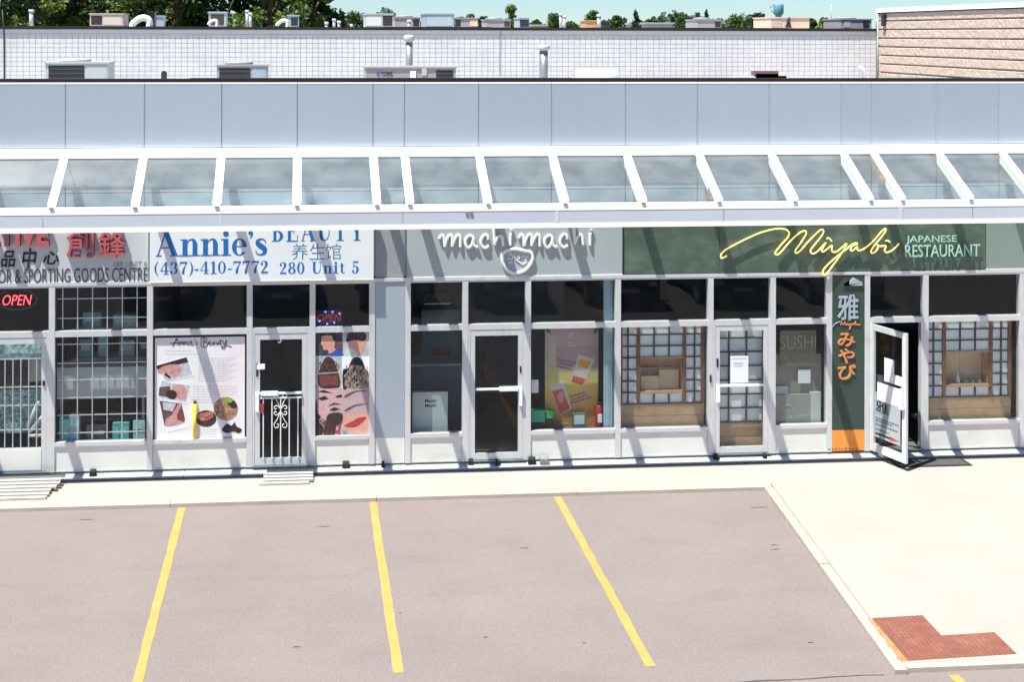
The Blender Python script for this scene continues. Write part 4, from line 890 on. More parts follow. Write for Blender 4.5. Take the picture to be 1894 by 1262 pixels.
grn = mat('green_box', (.03, .36, .21), .5, var=.05); grn2 = mat('bright_green_box', (.05, .50, .10), .5)
for (x0, x1, y0, y1, M, lb, nm) in ((983, 1008, 762, 781, grn, 'teal green box on the sill left of the drinks banner', 'green_box'), (1011, 1024, 763, 774, grn2, 'small bright green box before the foot of the drinks banner', 'green_box'), (1060, 1083, 766, 792, mat('terminal_green', (.10, .16, .13), .5), 'green framed card reader on the sill before the banner', 'card_reader')):
    t, X0, X1, Z0, Z1 = tbox(nm, M, x0, x1, y0, y1, .13, .22, lb, nm.replace('_', ' '))
    if nm == 'card_reader': box('screen', mat('pale_screen', (.50, .56, .53), .4), t, X0+.02, X1-.02, .126, .1295, Z0+.06, Z1-.02)
    else: box('lid', M, t, X0-.008, X1+.008, .122, .228, Z1+.001, Z1+.02)
    box('stand', dark, t, X0+.01, X1-.01, .14, .21, ZS-.02, Z0-.001)
fe = thing('fire_extinguisher', (PX(1108, 790, .2), .2, ZS-.02), 'red fire extinguisher with white label in the tea shop window', 'extinguisher')
X_ = PX(1108, 770, .2); Zt = PZ(1108, 748, .2)
MB().lathe(X_, .2, [(.058, ZS-.02), (.062, ZS), (.062, Zt-.08), (.045, Zt-.03), (.02, Zt-.01)], 18).build('cylinder', mat('extinguisher_red', (.45, .02, .03), .35, var=.03), fe)
MB().box(X_-.035, X_+.035, .133, .136, Zt-.28, Zt-.14).build('label', white_p, fe); MB().box(X_-.02, X_+.02, .18, .22, Zt-.01, Zt+.03).box(X_-.02, X_+.06, .19, .21, Zt+.03, Zt+.05).build('valve', dark, fe)
MB().tube([(X_+.02, .19, Zt+.01), (X_+.075, .18, Zt-.02), (X_+.08, .18, Zt-.2)], .009, 6).build('hose', black, fe)
cu = thing('window_curtain', (PX(1127, 700, .1), .1, ZS-.02), 'narrow pale blue curtain strip at the right edge of the tea shop window', 'curtain')
q = MB(); xa, xb = PX(1116, 700, .1), PX(1136, 700, .1); n_ = 16
for i in range(n_+1):
    x = xa+(xb-xa)*i/n_; y = .1+.012*math.sin(i*1.9); q.v += [(x, y, ZS-.02), (x, y, 3.0)]
for i in range(n_): q.face([2*i, 2*i+2, 2*i+3, 2*i+1], True)
for i in range(n_+1):
    x, y, _ = q.v[2*i]; q.v += [(x, y+.004, ZS-.02), (x, y+.004, 3.0)]
o_ = 2*(n_+1)
for i in range(n_): q.face([o_+2*i+1, o_+2*i+3, o_+2*i+2, o_+2*i], True)
q.build('cloth', mat('pale_blue_cloth', (.42, .58, .63), .8, var=.08, scale=8), cu)

# ---- shoji screens in the restaurant
def shoji(x0, x1, z0, z1, Y, label, alcove=True, base=True):
    """screen standing Y behind the glass; columns and rows as measured on the photograph"""
    t = thing('shoji_screen', ((x0+x1)/2, Y, z0), label, 'screen', 'shoji screens in the restaurant windows')
    W = x1-x0; H = z1-z0; fx_ = lambda u: x0+W*u; fz_ = lambda v: z1-H*v
    zb = fz_(.775) if base else z0
    if base:
        bz = [(fz_(.782), fz_(.89)), (fz_(.892), z0)]
        for za, zc_ in bz: box('base_board', wood, t, x0, x1, Y, Y+.03, zc_, za-.002)
    cols = [0, .105, .225, .41, .585, .765, .885, 1.0]; rows = [0, .11, .22, .33, .445, .555, .665, .775]
    if not alcove: cols = [0, .30, .66, 1.0]
    sc = (zb-z1)/(fz_(.775)-z1) if base else H/(.775*H)
    rz = [z1-(z1-zb)*(r/.775) for r in rows]
    for i, u in enumerate(cols):
        thick = alcove and i in (0, 2, 5, 7); wd = .028 if thick else .011
        xx = min(max(fx_(u), x0+wd), x1-wd)
        if alcove and i in (3, 4):
            box('lattice_bar', dkw, t, xx-wd, xx+wd, Y-.012, Y+.012, rz[3]+.01, rz[0]); box('lattice_bar', dkw, t, xx-wd, xx+wd, Y-.012, Y+.012, rz[7]+.01, rz[6]-.02)
        else: box('post' if thick else 'lattice_bar', wood_d if thick else dkw, t, xx-wd, xx+wd, Y-(.02 if thick else .012), Y+(.03 if thick else .012), rz[7]+.004, rz[0])
    for j, z in enumerate(rz):
        for (ca_, cb_) in (((0, 2), (2, 5), (5, 7)) if alcove else ((0, 3),)):
            if alcove and (ca_, cb_) == (2, 5) and j in (4, 5): continue
            box('lattice_bar', dkw, t, fx_(cols[ca_])+(.03 if alcove else 0), fx_(cols[cb_])-(.03 if alcove else 0), Y-.010, Y+.010, z-.010, z+.010)
    for i in range(len(cols)-1):
        for j in range(7):
            if alcove and i in (2, 3, 4) and j in (3, 4, 5): continue
            box('paper_pane', paper, t, fx_(cols[i])+.004, fx_(cols[i+1])-.004, Y+.013, Y+.018, rz[j+1]+.004, rz[j]-.004)
    if alcove:
        xa, xb, za, zc_ = fx_(cols[2])+.028, fx_(cols[5])-.028, rz[6]+.01, rz[3]-.01
        box('alcove_back', wood_pale, t, xa, (xa+xb)/2-.003, Y+.26, Y+.28, za, zc_); box('alcove_back', wood_pale, t, (xa+xb)/2+.003, xb, Y+.26, Y+.28, za, zc_)
        box('alcove_top', wood, t, xa, xb, Y-.02, Y+.26, zc_, zc_+.02); box('alcove_shelf', wood, t, xa, xb, Y-.03, Y+.26, za-.03, za)
        box('alcove_side', wood, t, xa-.015, xa-.001, Y-.01, Y+.28, za, zc_); box('alcove_side', wood, t, xb+.001, xb+.015, Y-.01, Y+.28, za, zc_)
        return t, xa, xb, za, zc_, Y
    return t
dkw = mat('dark_lattice', (.06, .045, .04), .5, var=.1)
shL = shoji(MX[8]+ww+.01, MX[9]-ww-.01, ZS+.0, ZM-.02, .12, 'brown shoji screen with wooden alcove left of the closed restaurant door')
shR = shoji(MX[13]+ww+.01, MX[14]-ww-.06, ZS+.0, ZM-.02, .12, 'brown shoji screen with cups in its alcove right of the open door')
shoji(MX[9]+ww+.06, MX[10]-ww-.06, .12, ZM-.06, .12, 'shoji screen with wooden base seen through the closed restaurant door', alcove=False)
shoji(MX[14]+ww+.01, 13.4, ZS+.0, ZM-.02, .12, 'shoji screen behind the last window at the right edge', alcove=True)
for a, b in ((MX[8], MX[9]), (MX[13], MX[14]), (MX[14], 13.5)): box('window_deck', wall_in, B, a+ww, b-ww, .09, .6, ZS-.06, ZS-.002)
_, xa, xb, za, zc_, Y_ = shL
# tilted wooden boards leaning in the left alcove
t = thing('wooden_box', ((xa+xb)/2, .3, za), 'open pale wooden box lying in the left shoji alcove', 'box')
box('front', wood_pale, t, xa+.04, (xa+xb)/2-.01, .22, .24, za+.001, za+(zc_-za)*.42); box('front', wood_pale, t, (xa+xb)/2, xb-.03, .24, .26, za+.001, za+(zc_-za)*.6)
box('lid', wood, t, xa+.02, xb-.12, .26, .37, za+(zc_-za)*.62, za+(zc_-za)*.65)
_, xa, xb, za, zc_, Y_ = shR
cer = mat('white_ceramic', (.72, .73, .70), .25, var=.05)
xx = PX(1771, 710, .25); MB().lathe(xx, .24, [(.028, za), (.034, za+.02), (.032, za+.08), (.012, za+.12), (.010, za+.15), (.018, za+.165)], 14).build('sake_bottle', cer, label='white sake bottle standing in the right shoji alcove', cat='bottle')
for xq, lb in ((1786, 'left of the three small white cups in the shoji alcove'), (1799, 'middle of the three small white cups in the shoji alcove'), (1811, 'largest white cup at the right in the shoji alcove')):
    xx = PX(xq, 712, .25); r_ = .022 if xq < 1805 else .030
    MB().lathe(xx, .24, [(r_*.6, za), (r_*.9, za+.012), (r_, za+r_*1.8), (r_*.85, za+r_*1.8), (r_*.7, za+.02)], 12).build('sake_cup', cer, label=lb, cat='cup', group='cups in the shoji alcove')
# notice on the closed door
X0, Z1 = P(1351, 659, -.03); X1, Z0 = P(1384, 708, -.03)
nd = thing('paper_notice', ((X0+X1)/2, -.03, Z0), 'white paper notice taped on the closed restaurant door', 'notice'); box('sheet', white_p, nd, X0, X1, -.030, -.0275, Z0, Z1)
q = MB(); q.box(X0+.03, X1-.03, -.032, -.0305, Z1-.05, Z1-.035); q.box(X0+.05, X1-.09, -.032, -.0305, Z1-.13, Z1-.105); q.box(X0+.06, X1-.1, -.032, -.0305, Z1-.17, Z1-.155); q.build('print', grp, nd)
# sushi window
sb = thing('window_blind', (PX(1480, 700, .1), .1, ZS-.02), 'taupe blind board filling the small window beside the green column', 'blind')
box('board', mat('taupe_board', (.26, .245, .215), .7, var=.08), sb, MX[10]+ww+.01, MX[11]-ww-.01, .16, .18, ZS-.02, PZ(1480, 655, .16))
sp_ = thing('sushi_poster', (PX(1478, 650, .1), .1, PZ(1478, 676, .1)), 'translucent olive poster lettered SUSHI hanging in the small window', 'poster')
X0, Z1 = P(1443, 612, .1); X1, Z0 = P(1509, 677, .1); box('sheet', mat('olive_sheet', (.15, .145, .11), .6, var=.15, scale=5), sp_, X0, X1, .1, .104, Z0, Z1)
t = MB(); fit_text(t, 'SUSHI', (1443, 622, 1509, 645), .098, .003, -.02); t.build('lettering', mat('gold_print', (.42, .37, .22), .5), sp_)
t = MB(); fit_text(t, 'FACTORY', (1443, 655, 1502, 668), .098, .002, -.02); t.build('lettering', mat('faint_print', (.22, .21, .16), .6), sp_)
tbox('paper_card', white_p, 1476, 1499, 684, 709, .12, .123, 'white square card hanging in the small window', 'card')
tbox('paper_card', mat('pale_blue_card', (.42, .50, .52), .6), 1430, 1457, 715, 729, .12, .123, 'pale blue card low in the small window', 'card')
X_, Z_ = P(1513, 708, .14); MB().prism([(X_+.06*math.cos(k*math.pi/10), Z_+.06*math.sin(k*math.pi/10)) for k in range(20)], .14, .155).build('round_plaque', mat('plaque_grey', (.12, .12, .12), .5), label='round dark plaque beside the white card in the small window', cat='plaque')
cb_ = thing('printed_carton', (PX(1465, 760, .1), .1, ZS-.02), 'grey printed carton standing at the foot of the small window', 'carton')
X0, Z1 = P(1430, 731, .1); X1, Z0 = P(1499, 788, .1); box('front', mat('carton_grey', (.30, .295, .265), .7, var=.05), cb_, X0, X1, .1, .155, ZS-.02, Z1); box('white_side', mat('carton_white', (.52, .54, .51), .6, var=.05), cb_, X1+.001, PX(1518, 760, .1), .1, .155, ZS-.02, Z1+.03)
q = MB(); stroke(q, [(118, 790), (130, 768), (170, 762), (200, 780), (200, 805)], 1420, 580, 4.504, .008, .096, 4); q.build('print', mat('pale_print', (.5, .49, .44), .6), cb_)
q = MB()
for k in range(9): X_, Z_ = P(1436+6.5*k, 775-.6*k, .098); q.box(X_, X_+.03, .0965, .0995, Z_, Z_+random.uniform(.01, .03))
q.build('print', MATS['pale_print'], cb_)
# white board leaning inside the open doorway
wb = MB(); wb.hexa([(9.60, .35, .09), (10.12, .95, .09), (10.10, 1.0, .09), (9.58, .40, .09)], [(9.60, .45, 1.22), (10.12, 1.05, 1.02), (10.10, 1.08, 1.02), (9.58, .48, 1.22)])
wb.build('leaning_board', mat('white_board', (.62, .64, .66), .5, var=.04), label='white board leaning inside the open restaurant doorway', cat='board')

# ------------------------------------------------------------------ on the walk
mt = bpy.data.materials.new('mat_weave'); mt.use_nodes = True; tt = mt.node_tree; bs = tt.nodes['Principled BSDF']; S(bs, 'Roughness', .95)
tc = tt.nodes.new('ShaderNodeTexCoord'); mp = tt.nodes.new('ShaderNodeMapping'); mp.inputs['Rotation'].default_value = (0, 0, R(45)); mp.inputs['Scale'].default_value = (1, 1, 1); ck = tt.nodes.new('ShaderNodeTexChecker'); ck.inputs['Scale'].default_value = 28
ck.inputs[1].default_value = (.012, .012, .013, 1); ck.inputs[2].default_value = (.085, .083, .08, 1); tt.links.new(tc.outputs['Object'], mp.inputs[0]); tt.links.new(mp.outputs[0], ck.inputs[0]); tt.links.new(ck.outputs[0], bs.inputs['Base Color'])
dm = thing('doormat', (10.08, -.40, 0), 'black patterned rubber doormat outside the open restaurant door', 'doormat')
box('weave', mt, dm, 9.52, 10.66, -.60, -.215, .002, .014); q = MB()
for (xa, xb, ya, yb) in ((9.48, 10.70, -.64, -.602), (9.48, 9.518, -.601, -.21), (10.662, 10.70, -.601, -.21)): q.box(xa, xb, ya, yb, .002, .016)
q.build('border', black, dm)
# timber ramps at the salon and outdoor shop doors
rampm = mat('weathered_ramp_board', (.36, .35, .31), .85, var=.1, scale=4, bump=.3, bscale=30, stain=((.38, .37, .33), (2, 14, 5), .52, .2, .6))
def ramp(x0, x1, y0, y1, h, n, label, skew):
    t = thing('door_ramp', ((x0+x1)/2, (y0+y1)/2, 0), label, 'ramp', 'ramps at the doors')
    for i in range(n):
        ta, tb = i/n, (i+1)/n; ya = y0+(y1-y0)*ta; yb = y0+(y1-y0)*tb-.022; za, zb_ = .032+h*ta, .028+h*tb-.012; sa = skew*(1-ta)
        jx = random.uniform(-.03, .03); q = MB()
        q.hexa([(x0-sa+jx, ya, za-.028), (x1-sa+jx, ya, za-.028), (x1-sa+jx, yb, zb_-.028), (x0-sa+jx, yb, zb_-.028)], [(x0-sa+jx, ya, za), (x1-sa+jx, ya, za), (x1-sa+jx, yb, zb_), (x0-sa+jx, yb, zb_)])
        q.build('board', rampm, t)
    for xx in (x0+.08, (x0+x1)/2, x1-.12):
        q = MB(); q.hexa([(xx-skew, y0+.03, .001), (xx+.05-skew, y0+.03, .001), (xx+.05, y1-.02, .001), (xx, y1-.02, .001)], [(xx-skew, y0+.03, .0015+.001), (xx+.05-skew, y0+.03, .0025), (xx+.05, y1-.02, h), (xx, y1-.02, h)]); q.build('bearer', wood, t)
ramp(-.52, .24, -.66, -.215, .10, 5, 'pale slatted timber ramp before the salon door', .10)
ramp(-4.85, -3.60, -1.02, -.215, .11, 7, 'wide pale slatted ramp before the barred door', .14)
# loose dark bits lying on the ledge
def bit(px, py, w_, h_, label, M=black, d=.06, name='door_wedge', cat='wedge'):
    x, y = G(px, py, .09); y = max(-.11, min(y, -.07)); q = MB()
    q.hexa([(x-w_/2, y-d/2, .055), (x+w_/2, y-d/2, .055), (x+w_/2, y+d/2, .055), (x-w_/2, y+d/2, .055)], [(x-w_/2+.01, y-d/2+.005, .09+h_*.6), (x+w_/2-.02, y-d/2+.005, .09+h_*.5), (x+w_/2-.01, y+d/2-.005, .10+h_), (x-w_/2+.01, y+d/2-.005, .10+h_)])
    q.build(name, M, label=label, cat=cat)
bit(170, 880, .11, .05, 'small black rubber wedge on the ledge below the grilled window')
bit(640, 862, .12, .06, 'small black wedge on the ledge right of the salon door')
bit(708, 858, .06, .04, 'tiny dark wedge on the ledge below the grey pillar')
bit(868, 848, .09, .05, 'dark rubber stop at the left foot of the tea shop door', name='door_stop', cat='door stop')
bit(922, 858, .08, .03, 'small dark chip on the ledge in front of the tea shop door', name='stone_chip', cat='chip')
bit(985, 856, .13, .06, 'square black block at the right foot of the tea shop door', name='rubber_block', cat='block')
bit(1008, 856, .15, .08, 'grey broken concrete block beside the square black block', steel, .08, 'concrete_block', 'block')
bit(1326, 846, .1, .03, 'dark stop at the left foot of the closed restaurant door', name='door_stop', cat='door stop')
bit(1418, 846, .07, .03, 'dark stop at the right foot of the closed restaurant door', name='door_stop', cat='door stop')

# ------------------------------------------------------------------ roof of the strip mall
RZ = 5.35
unit_g = mat('rooftop_grey', (.36, .40, .40), .5, metal=.1, var=.06, scale=2); unit_m = mat('rooftop_mauve', (.27, .25, .27), .5, var=.06, scale=2); coil = mat('coil_dark', (.02, .02, .022), .6, var=.3); unit_l = mat('rooftop_light_grey', (.36, .38, .395), .5, var=.05); unit_t = mat('rooftop_tan', (.42, .33, .29), .6, var=.08); unit_p = mat('rooftop_peach', (.62, .43, .32), .6, var=.08); unit_b = mat('rooftop_blue_grey', (.26, .32, .37), .5, var=.08); unit_w = mat('rooftop_white', (.52, .52, .51), .5, var=.05)
def unit(px0, px1, ptop, Y, dep, zb, body, label, coils=(), name='rooftop_unit', fan=True, lip=True):
    """coils: list of (u0,u1,material) dark or plain panels on the front, u across the face"""
    X0, Z1 = P(px0, ptop, Y); X1 = PX(px1, ptop, Y); W = X1-X0; H = Z1-zb
    t = thing(name, ((X0+X1)/2, Y, zb), label, 'rooftop unit')
    box('cabinet', body, t, X0, X1, Y, Y+dep, zb+.08, Z1-.04)
    box('kerb_frame', steel, t, X0+.05, X1-.05, Y+.05, Y+dep-.05, zb, zb+.079)
    if lip: box('top_cover', body, t, X0-.03, X1+.03, Y-.03, Y+dep+.03, Z1-.039, Z1)
    for (u0, u1, M) in coils:
        box('panel', M, t, X0+W*u0, X0+W*u1, Y-.008, Y-.001, zb+.12, Z1-.09)
        if M is coil:
            n_ = max(3, int((Z1-zb-.2)/.12))
            for k in range(n_):
                z = zb+.14+(Z1-zb-.26)*(k+.5)/n_; box('louvre', MATS['rooftop_slat'], t, X0+W*u0+.01, X0+W*u1-.01, Y-.016, Y-.009, z-.012, z+.012)
    if fan: MB().lathe((X0+X1)/2-W*.08, Y+dep/2, [(min(W, dep)*.36, Z1+.001), (min(W, dep)*.36, Z1+.05), (min(W, dep)*.25, Z1+.07)], 20).build('fan_guard', body, t)
    return t, X0, X1, Z1
mat('rooftop_slat', (.05, .05, .055), .5)
unit(84, 200, 114, 13.0, 1.1, RZ, unit_g, 'greenish grey rooftop unit with dark coil, leftmost above the parapet', [(.05, .62, coil), (.66, .98, unit_l)])
unit(401, 495, 119, 14.0, 1.0, RZ, unit_m, 'small rooftop unit with wide dark coil above the salon', [(.05, .66, coil), (.70, .97, unit_b)])
yk, X0, X1, Z1 = unit(677, 843, 123, 13.0, 1.3, RZ, mat('rooftop_brown_grey', (.25, .235, .235), .5, var=.06), 'long low brown-grey rooftop unit lettered YORK', [(.78, .97, coil)], fan=False)
t = MB(); fit_text(t, 'YORK', (704, 133, 727, 140), 12.985, .004, .03); t.build('lettering', ink, yk)
box('badge', mat('badge_blue', (.03, .1, .3), .5), yk, PX(697, 136, 12.99), PX(702, 136, 12.99), 12.984, 12.988, PZ(700, 140, 12.99), PZ(700, 133, 12.99))
box('cover_plate', unit_l, yk, PX(780, 130, 12.98), PX(789, 130, 12.98), 12.97, 12.99, PZ(785, 139, 12.98), PZ(785, 126, 12.98)); box('cover_plate', white_p, yk, PX(759, 135, 12.98), PX(769, 135, 12.98), 12.97, 12.99, PZ(764, 146, 12.98), PZ(764, 131, 12.98))
def vent(px, ptop, pcapb, rp, rc_, Y, zb, label, M=None, name='vent_pipe'):
    X, Z1 = P(px, ptop, Y); _, Z2 = P(px, pcapb, Y); t = thing(name, (X, Y, zb), label, 'vent pipe', 'vent pipes on the roofs')
    MB().lathe(X, Y, [(rp, zb), (rp, Z2-.02)], 14).build('pipe', M or steel, t)
    if rc_: MB().lathe(X, Y, [(rp*1.02, Z2-.019), (rc_, Z2+.02), (rc_, Z1-.05), (rc_*.8, Z1)], 16).build('cap', M or unit_l, t)
    return t
vent(757, 64, 76, .10, .155, 18.0, RZ, 'tall grey capped vent pipe behind the long low rooftop unit')
vent(1006, 82, 92, .11, .165, 15.0, RZ, 'grey capped vent pipe standing alone above the tea shop')
Xw, Zw = P(1072, 127, 14); X1w = PX(1145, 127, 14)
hd = MB(); n_ = 10; prof = [(14-.0+.35*(1-math.cos(k*math.pi/n_))*1.0, RZ+.1+(Zw-RZ-.1)*math.sin(k*math.pi/n_)) for k in range(n_+1)]
hd.v = [(Xw, y, z) for y, z in prof]+[(X1w, y, z) for y, z in prof]
for k in range(n_): hd.face([k, n_+1+k, n_+2+k, k+1], True)
hd.face(list(range(n_+1))); hd.face(list(range(2*n_+1, n_, -1)))
wh = thing('roof_hood', ((Xw+X1w)/2, 14.3, RZ), 'white rounded roof hood right of the lone vent pipe', 'roof hood'); hd.build('hood', unit_w, wh); box('base', steel, wh, Xw, X1w, 14.0, 14.7, RZ, RZ+.1)
for i, (xa, xb, yy, zz, lb) in enumerate(((1395, 1440, 131, 0, 'dark board topmost on the lumber pile'), (1398, 1455, 136, 0, 'pinkish board in the middle of the lumber pile'), (1360, 1480, 140, 0, 'long pale board lowest in the lumber pile'))):
    X0, Z1 = P(xa, yy, 12); X1 = PX(xb, yy, 12); MB().box(X0, X1, 12, 12.25, RZ+(0 if i == 2 else .25*(2-i)), max(Z1, RZ+.05)).build('lumber_board', [dim, unit_p, unit_w][i], label=lb+' on the roof above the restaurant', cat='board', group='lumber on the roof')
A_ = P(1590, 122, 10); MB().tube([(A_[0]+.15, 10, RZ), (A_[0]+.1, 10, A_[1]-.1), (A_[0], 10, A_[1])], .05, 8).build('leaning_pipe', unit_w, label='thin white leaning pipe on the roof near the tan wall', cat='pipe')
MB().box(PX(298, 136, 12), PX(308, 136, 12), 12, 12.15, RZ, PZ(300, 133, 12)).box(PX(300, 136, 12), PX(306, 136, 12), 12.02, 12.1, PZ(300, 133, 12), PZ(300, 131, 12)).build('roof_drain_cap', dark, label='small black cap on the roof between two rooftop units', cat='cap')

# ------------------------------------------------------------------ white block building behind
YB = 23.0; ZB = 7.13
W2 = thing('warehouse', (5, YB, 0), 'long white painted block warehouse behind the shops', 'building')
mort = mat('painted_mortar', (.425, .43, .44), .9, var=.1, scale=3)
box('wall', mort, W2, -26, 19.2, YB, YB+38, 0, ZB-.1)
blk = mat('white_painted_block', (.50, .505, .515), .75, var=.05, scale=1.2, fine=.05, fscale=7, stain=((.43, .435, .45), (.9, 1, 1.6), .5, .2, .6))
bm = MB(); bw, bh, gap = .19, .148, .012; x = -16.0; rows = [ZB-.24-bh*k for k in range(14)]
while x < 19.1:
    for z in rows:
        o_ = random.uniform(-.002, .002); b_ = len(bm.v); x0, x1, z0, z1, y0 = x+gap/2, min(19.15, x+bw-gap/2), z-bh+gap/2, z-gap/2, YB-.022+o_
        bm.v += [(x0, y0, z0), (x1, y0, z0), (x1, y0, z1), (x0, y0, z1), (x0, YB, z0), (x1, YB, z0), (x1, YB, z1), (x0, YB, z1)]
        for q in ((0, 1, 2, 3), (0, 4, 5, 1), (1, 5, 6, 2), (2, 6, 7, 3), (3, 7, 4, 0)): bm.face([b_+i for i in q])
    x += bw
bm.build('blocks', blk, W2, kind='stuff')
box('render_band', mat('white_render_band', (.50, .50, .51), .8, var=.05, scale=2, stain=((.48, .48, .5), (1.5, 1, 6), .55, .15, .6)), W2, -26, 19.15, YB-.03, YB-.001, ZB-.235, ZB-.10)
x = -26
while x < 19:
    x2 = min(19.15, x+random.uniform(2.5, 3.6)); dz = random.uniform(-.012, .012)
    box('coping', black_cap, W2, x, x2-.01, YB-.09, YB+.35, ZB-.098, ZB+dz); x = x2
box('roof', roofing, W2, -26, 19.2, YB+.36, YB+38, ZB-.099, ZB-.05)
MB().tube([(-9.36, YB-.04, 5.2), (-9.37, YB-.04, ZB-.15), (-9.42, YB-.04, ZB+.5)], .02, 6).build('cable', dark, W2)
MB().tube([(PX(925, y_, YB)+.02*math.sin(y_), YB-.045, PZ(925, y_, YB)) for y_ in (58, 72, 88, 100, 125, 140)], .008, 5).build('cable', steel, W2)
# ---- things on its roof
R2 = ZB-.05
unit(166, 228, 24, 26, 1.4, R2, unit_t, 'tan rooftop unit with dark left panel before the trees', [(.04, .36, coil), (.40, .96, mat('rooftop_tan_light', (.50, .42, .38), .6))], fan=False)
unit(386, 418, 21, 26, 1.0, R2, unit_g, 'upright rooftop cabinet with dark opening before the trees', [(.12, .88, mat('dark_opening', (.05, .035, .03), .7, var=.2))], fan=False)
unit(532, 553, 27, 27, .9, R2, unit_b, 'small grey rooftop cabinet next to a white gooseneck near the tree edge', [(.3, .9, coil)], fan=False)
unit(287, 302, 28, 27.5, .8, R2, unit_b, 'small pale blue cabinet behind the left gooseneck', fan=False)
unit(676, 727, 24, 27, 1.6, R2, unit_l, 'tall light grey rooftop unit with dark right side', [(.03, .58, unit_w), (.63, .97, coil)], fan=False)
unit(731, 777, 31, 29, 1.6, R2, unit_m, 'low mauve rooftop unit between two taller grey units', [(.72, .95, coil)])
unit(786, 840, 24, 27, 1.7, R2, unit_b, 'blue-grey rooftop unit with rail right of the mauve one', [(.06, .94, mat('rooftop_blue_panel', (.31, .38, .42), .5))], fan=False)
unit(841, 884, 32, 28, 1.6, R2, unit_m, 'brownish rooftop unit with beige hood at its right end', [(.05, .25, coil), (.66, .98, unit_p)], fan=False)
unit(901, 944, 35, 29, 1.6, R2, unit_m, 'grey rooftop unit in front of the tallest lone tree', [(.74, .97, coil)])
unit(961, 979, 32, 31, 1.4, R2, unit_b, 'narrow dark rooftop unit right of the tallest lone tree', [(.05, .95, coil)], fan=False)
unit(1085, 1104, 37, 30, 1.2, R2, mat('rooftop_orange', (.45, .24, .10), .6), 'small orange-tan rooftop cabinet beside a white pipe', fan=False)
unit(1118, 1127, 39, 30, 1.2, R2, coil, 'small black rooftop cabinet beside the orange-tan one', fan=False)
unit(1290, 1334, 35, 29, 1.6, R2, unit_m, 'grey rooftop unit before a small conifer', [(.74, .97, coil)])
tw, X0, X1, Z1 = unit(1426, 1497, 31, 28, 2.0, R2, unit_p, 'large peach rooftop unit with slanted hood below the water tower', [(.02, .3, unit_t)], fan=False)
q = MB(); q.prism([(X0+(X1-X0)*.36, R2+.1), (X0+(X1-X0)*.50, R2+.1), (X0+(X1-X0)*.46, R2+.5)], 27.9, 27.99); q.build('vent_flap', dark, tw)
unit(1556, 1612, 34, 29, 1.8, R2, unit_m, 'grey rooftop unit with dark end next to the tan wall', [(.10, .30, unit_l), (.72, .92, coil)])
def goose(px, py, w_, Y, label):
    X, Z = P(px, py, Y); t = thing('gooseneck_duct', (X, Y, R2), label, 'duct', 'goosenecks on the warehouse roof')
    s = w_/(FPX/(Y+DIST)); r = s*.18
    MB().tube(smooth([(X+s*.85, Y, R2), (X+s*.85, Y, Z-r*1.2), (X+s*.6, Y, Z-r*.4), (X+s*.3, Y, Z-r*.8), (X, Y, Z-r*2.2), (X-.02, Y, Z-r*3.2)], 5), r, 12).build('duct', unit_w, t)
    box('flange', dark, t, X+s*.62, X+s*1.08, Y-r*1.3, Y+r*1.3, R2, R2+.06)
goose(246, 30, 34, 25.5, 'large white gooseneck duct beside the tan rooftop unit'); goose(387, 36, 16, 25, 'small white gooseneck in front of the upright cabinet'); goose(514, 36, 20, 26, 'white gooseneck duct near the right end of the trees')
MB().box(PX(274, 40, 26), PX(286, 40, 26), 26, 26.6, R2, PZ(280, 22, 26)).box(PX(272, 40, 26), PX(288, 40, 26), 25.95, 26.65, PZ(280, 22, 26), PZ(280, 20, 26)).build('fan_housing', dark, label='tall black fan housing at the end of the large gooseneck', cat='fan housing')
for (px, pt, r_, lb) in ((58, 17, .07, 'thin vent pipe at the far left before the trees'), (457, 18, .05, 'left of the paired white vent pipes before the trees'), (463, 23, .05, 'right of the paired white vent pipes before the trees'), (604, 40, .05, 'short stub pipe at the right edge of the trees'), (618, 34, .05, 'left of two thin pipes right of the trees'), (627, 38, .05, 'right of two thin pipes right of the trees'), (1037, 24, .05, 'left of two thin pipes behind the lone vent'), (1044, 28, .05, 'right of two thin pipes behind the lone vent'), (1108, 26, .07, 'white pipe next to the orange-tan cabinet'), (650, 44, .04, 'tiny stub pipe before the first far bush'), (757, 36, .06, 'little white pipe before the mauve unit')):
    vent(px, pt, pt+4, r_, r_*1.5, 25+random.random()*2, R2, lb, unit_l)

# ------------------------------------------------------------------ tan block wall at the right
YT0, YT1, XT = 4.0, 23.0, 19.22
tanb = mat('tan_split_block', (.40, .325, .27), .95, var=.1, scale=2.5, bump=.6, bscale=18, fine=.14, fscale=14)
T2 = thing('tan_building', (24, 13, 0), 'tall tan split-faced block building at the upper right', 'building')
box('core', mat('tan_joint', (.15, .12, .10), .95, var=.1), T2, XT+.05, 34, YT0, YT1-.1, 0, 7.66)
ch = .285; z = 7.66; k = 0
while z > 5.0:
    c_ = MB(); n_ = 260; ys = [YT0+(YT1-YT0)*i/n_ for i in range(n_+1)]
    hs = [0, .1, .35, .65, .9, 1.0]; b_ = 0
    for i, y in enumerate(ys):
        for j, hfr in enumerate(hs): c_.v.append((XT+(.045 if j in (0, 5) else random.uniform(-.009, .006)), y, z-ch+.012+(ch-.024)*hfr))
    m_ = len(hs)
    for i in range(n_):
        for j in range(m_-1): c_.face([i*m_+j, i*m_+j+1, (i+1)*m_+j+1, (i+1)*m_+j])
    c_.build('block_course', tanb, T2); z -= ch; k += 1
box('coping', white_al, T2, XT-.06, 34, YT0-.05, YT1+.05, 7.662, 7.80); box('gutter_line', black_cap, T2, XT-.03, XT+.02, YT0, YT1, 7.63, 7.661)
x = MB(); Xa, Za = XT-.03, PZ(1629, 28, 22.5); x.box(Xa-.08, Xa, 22.3, 22.5, Za-.35, Za).box(Xa-.1, Xa, 22.28, 22.52, Za, Za+.04); x.build('wall_lamp', dark, T2)
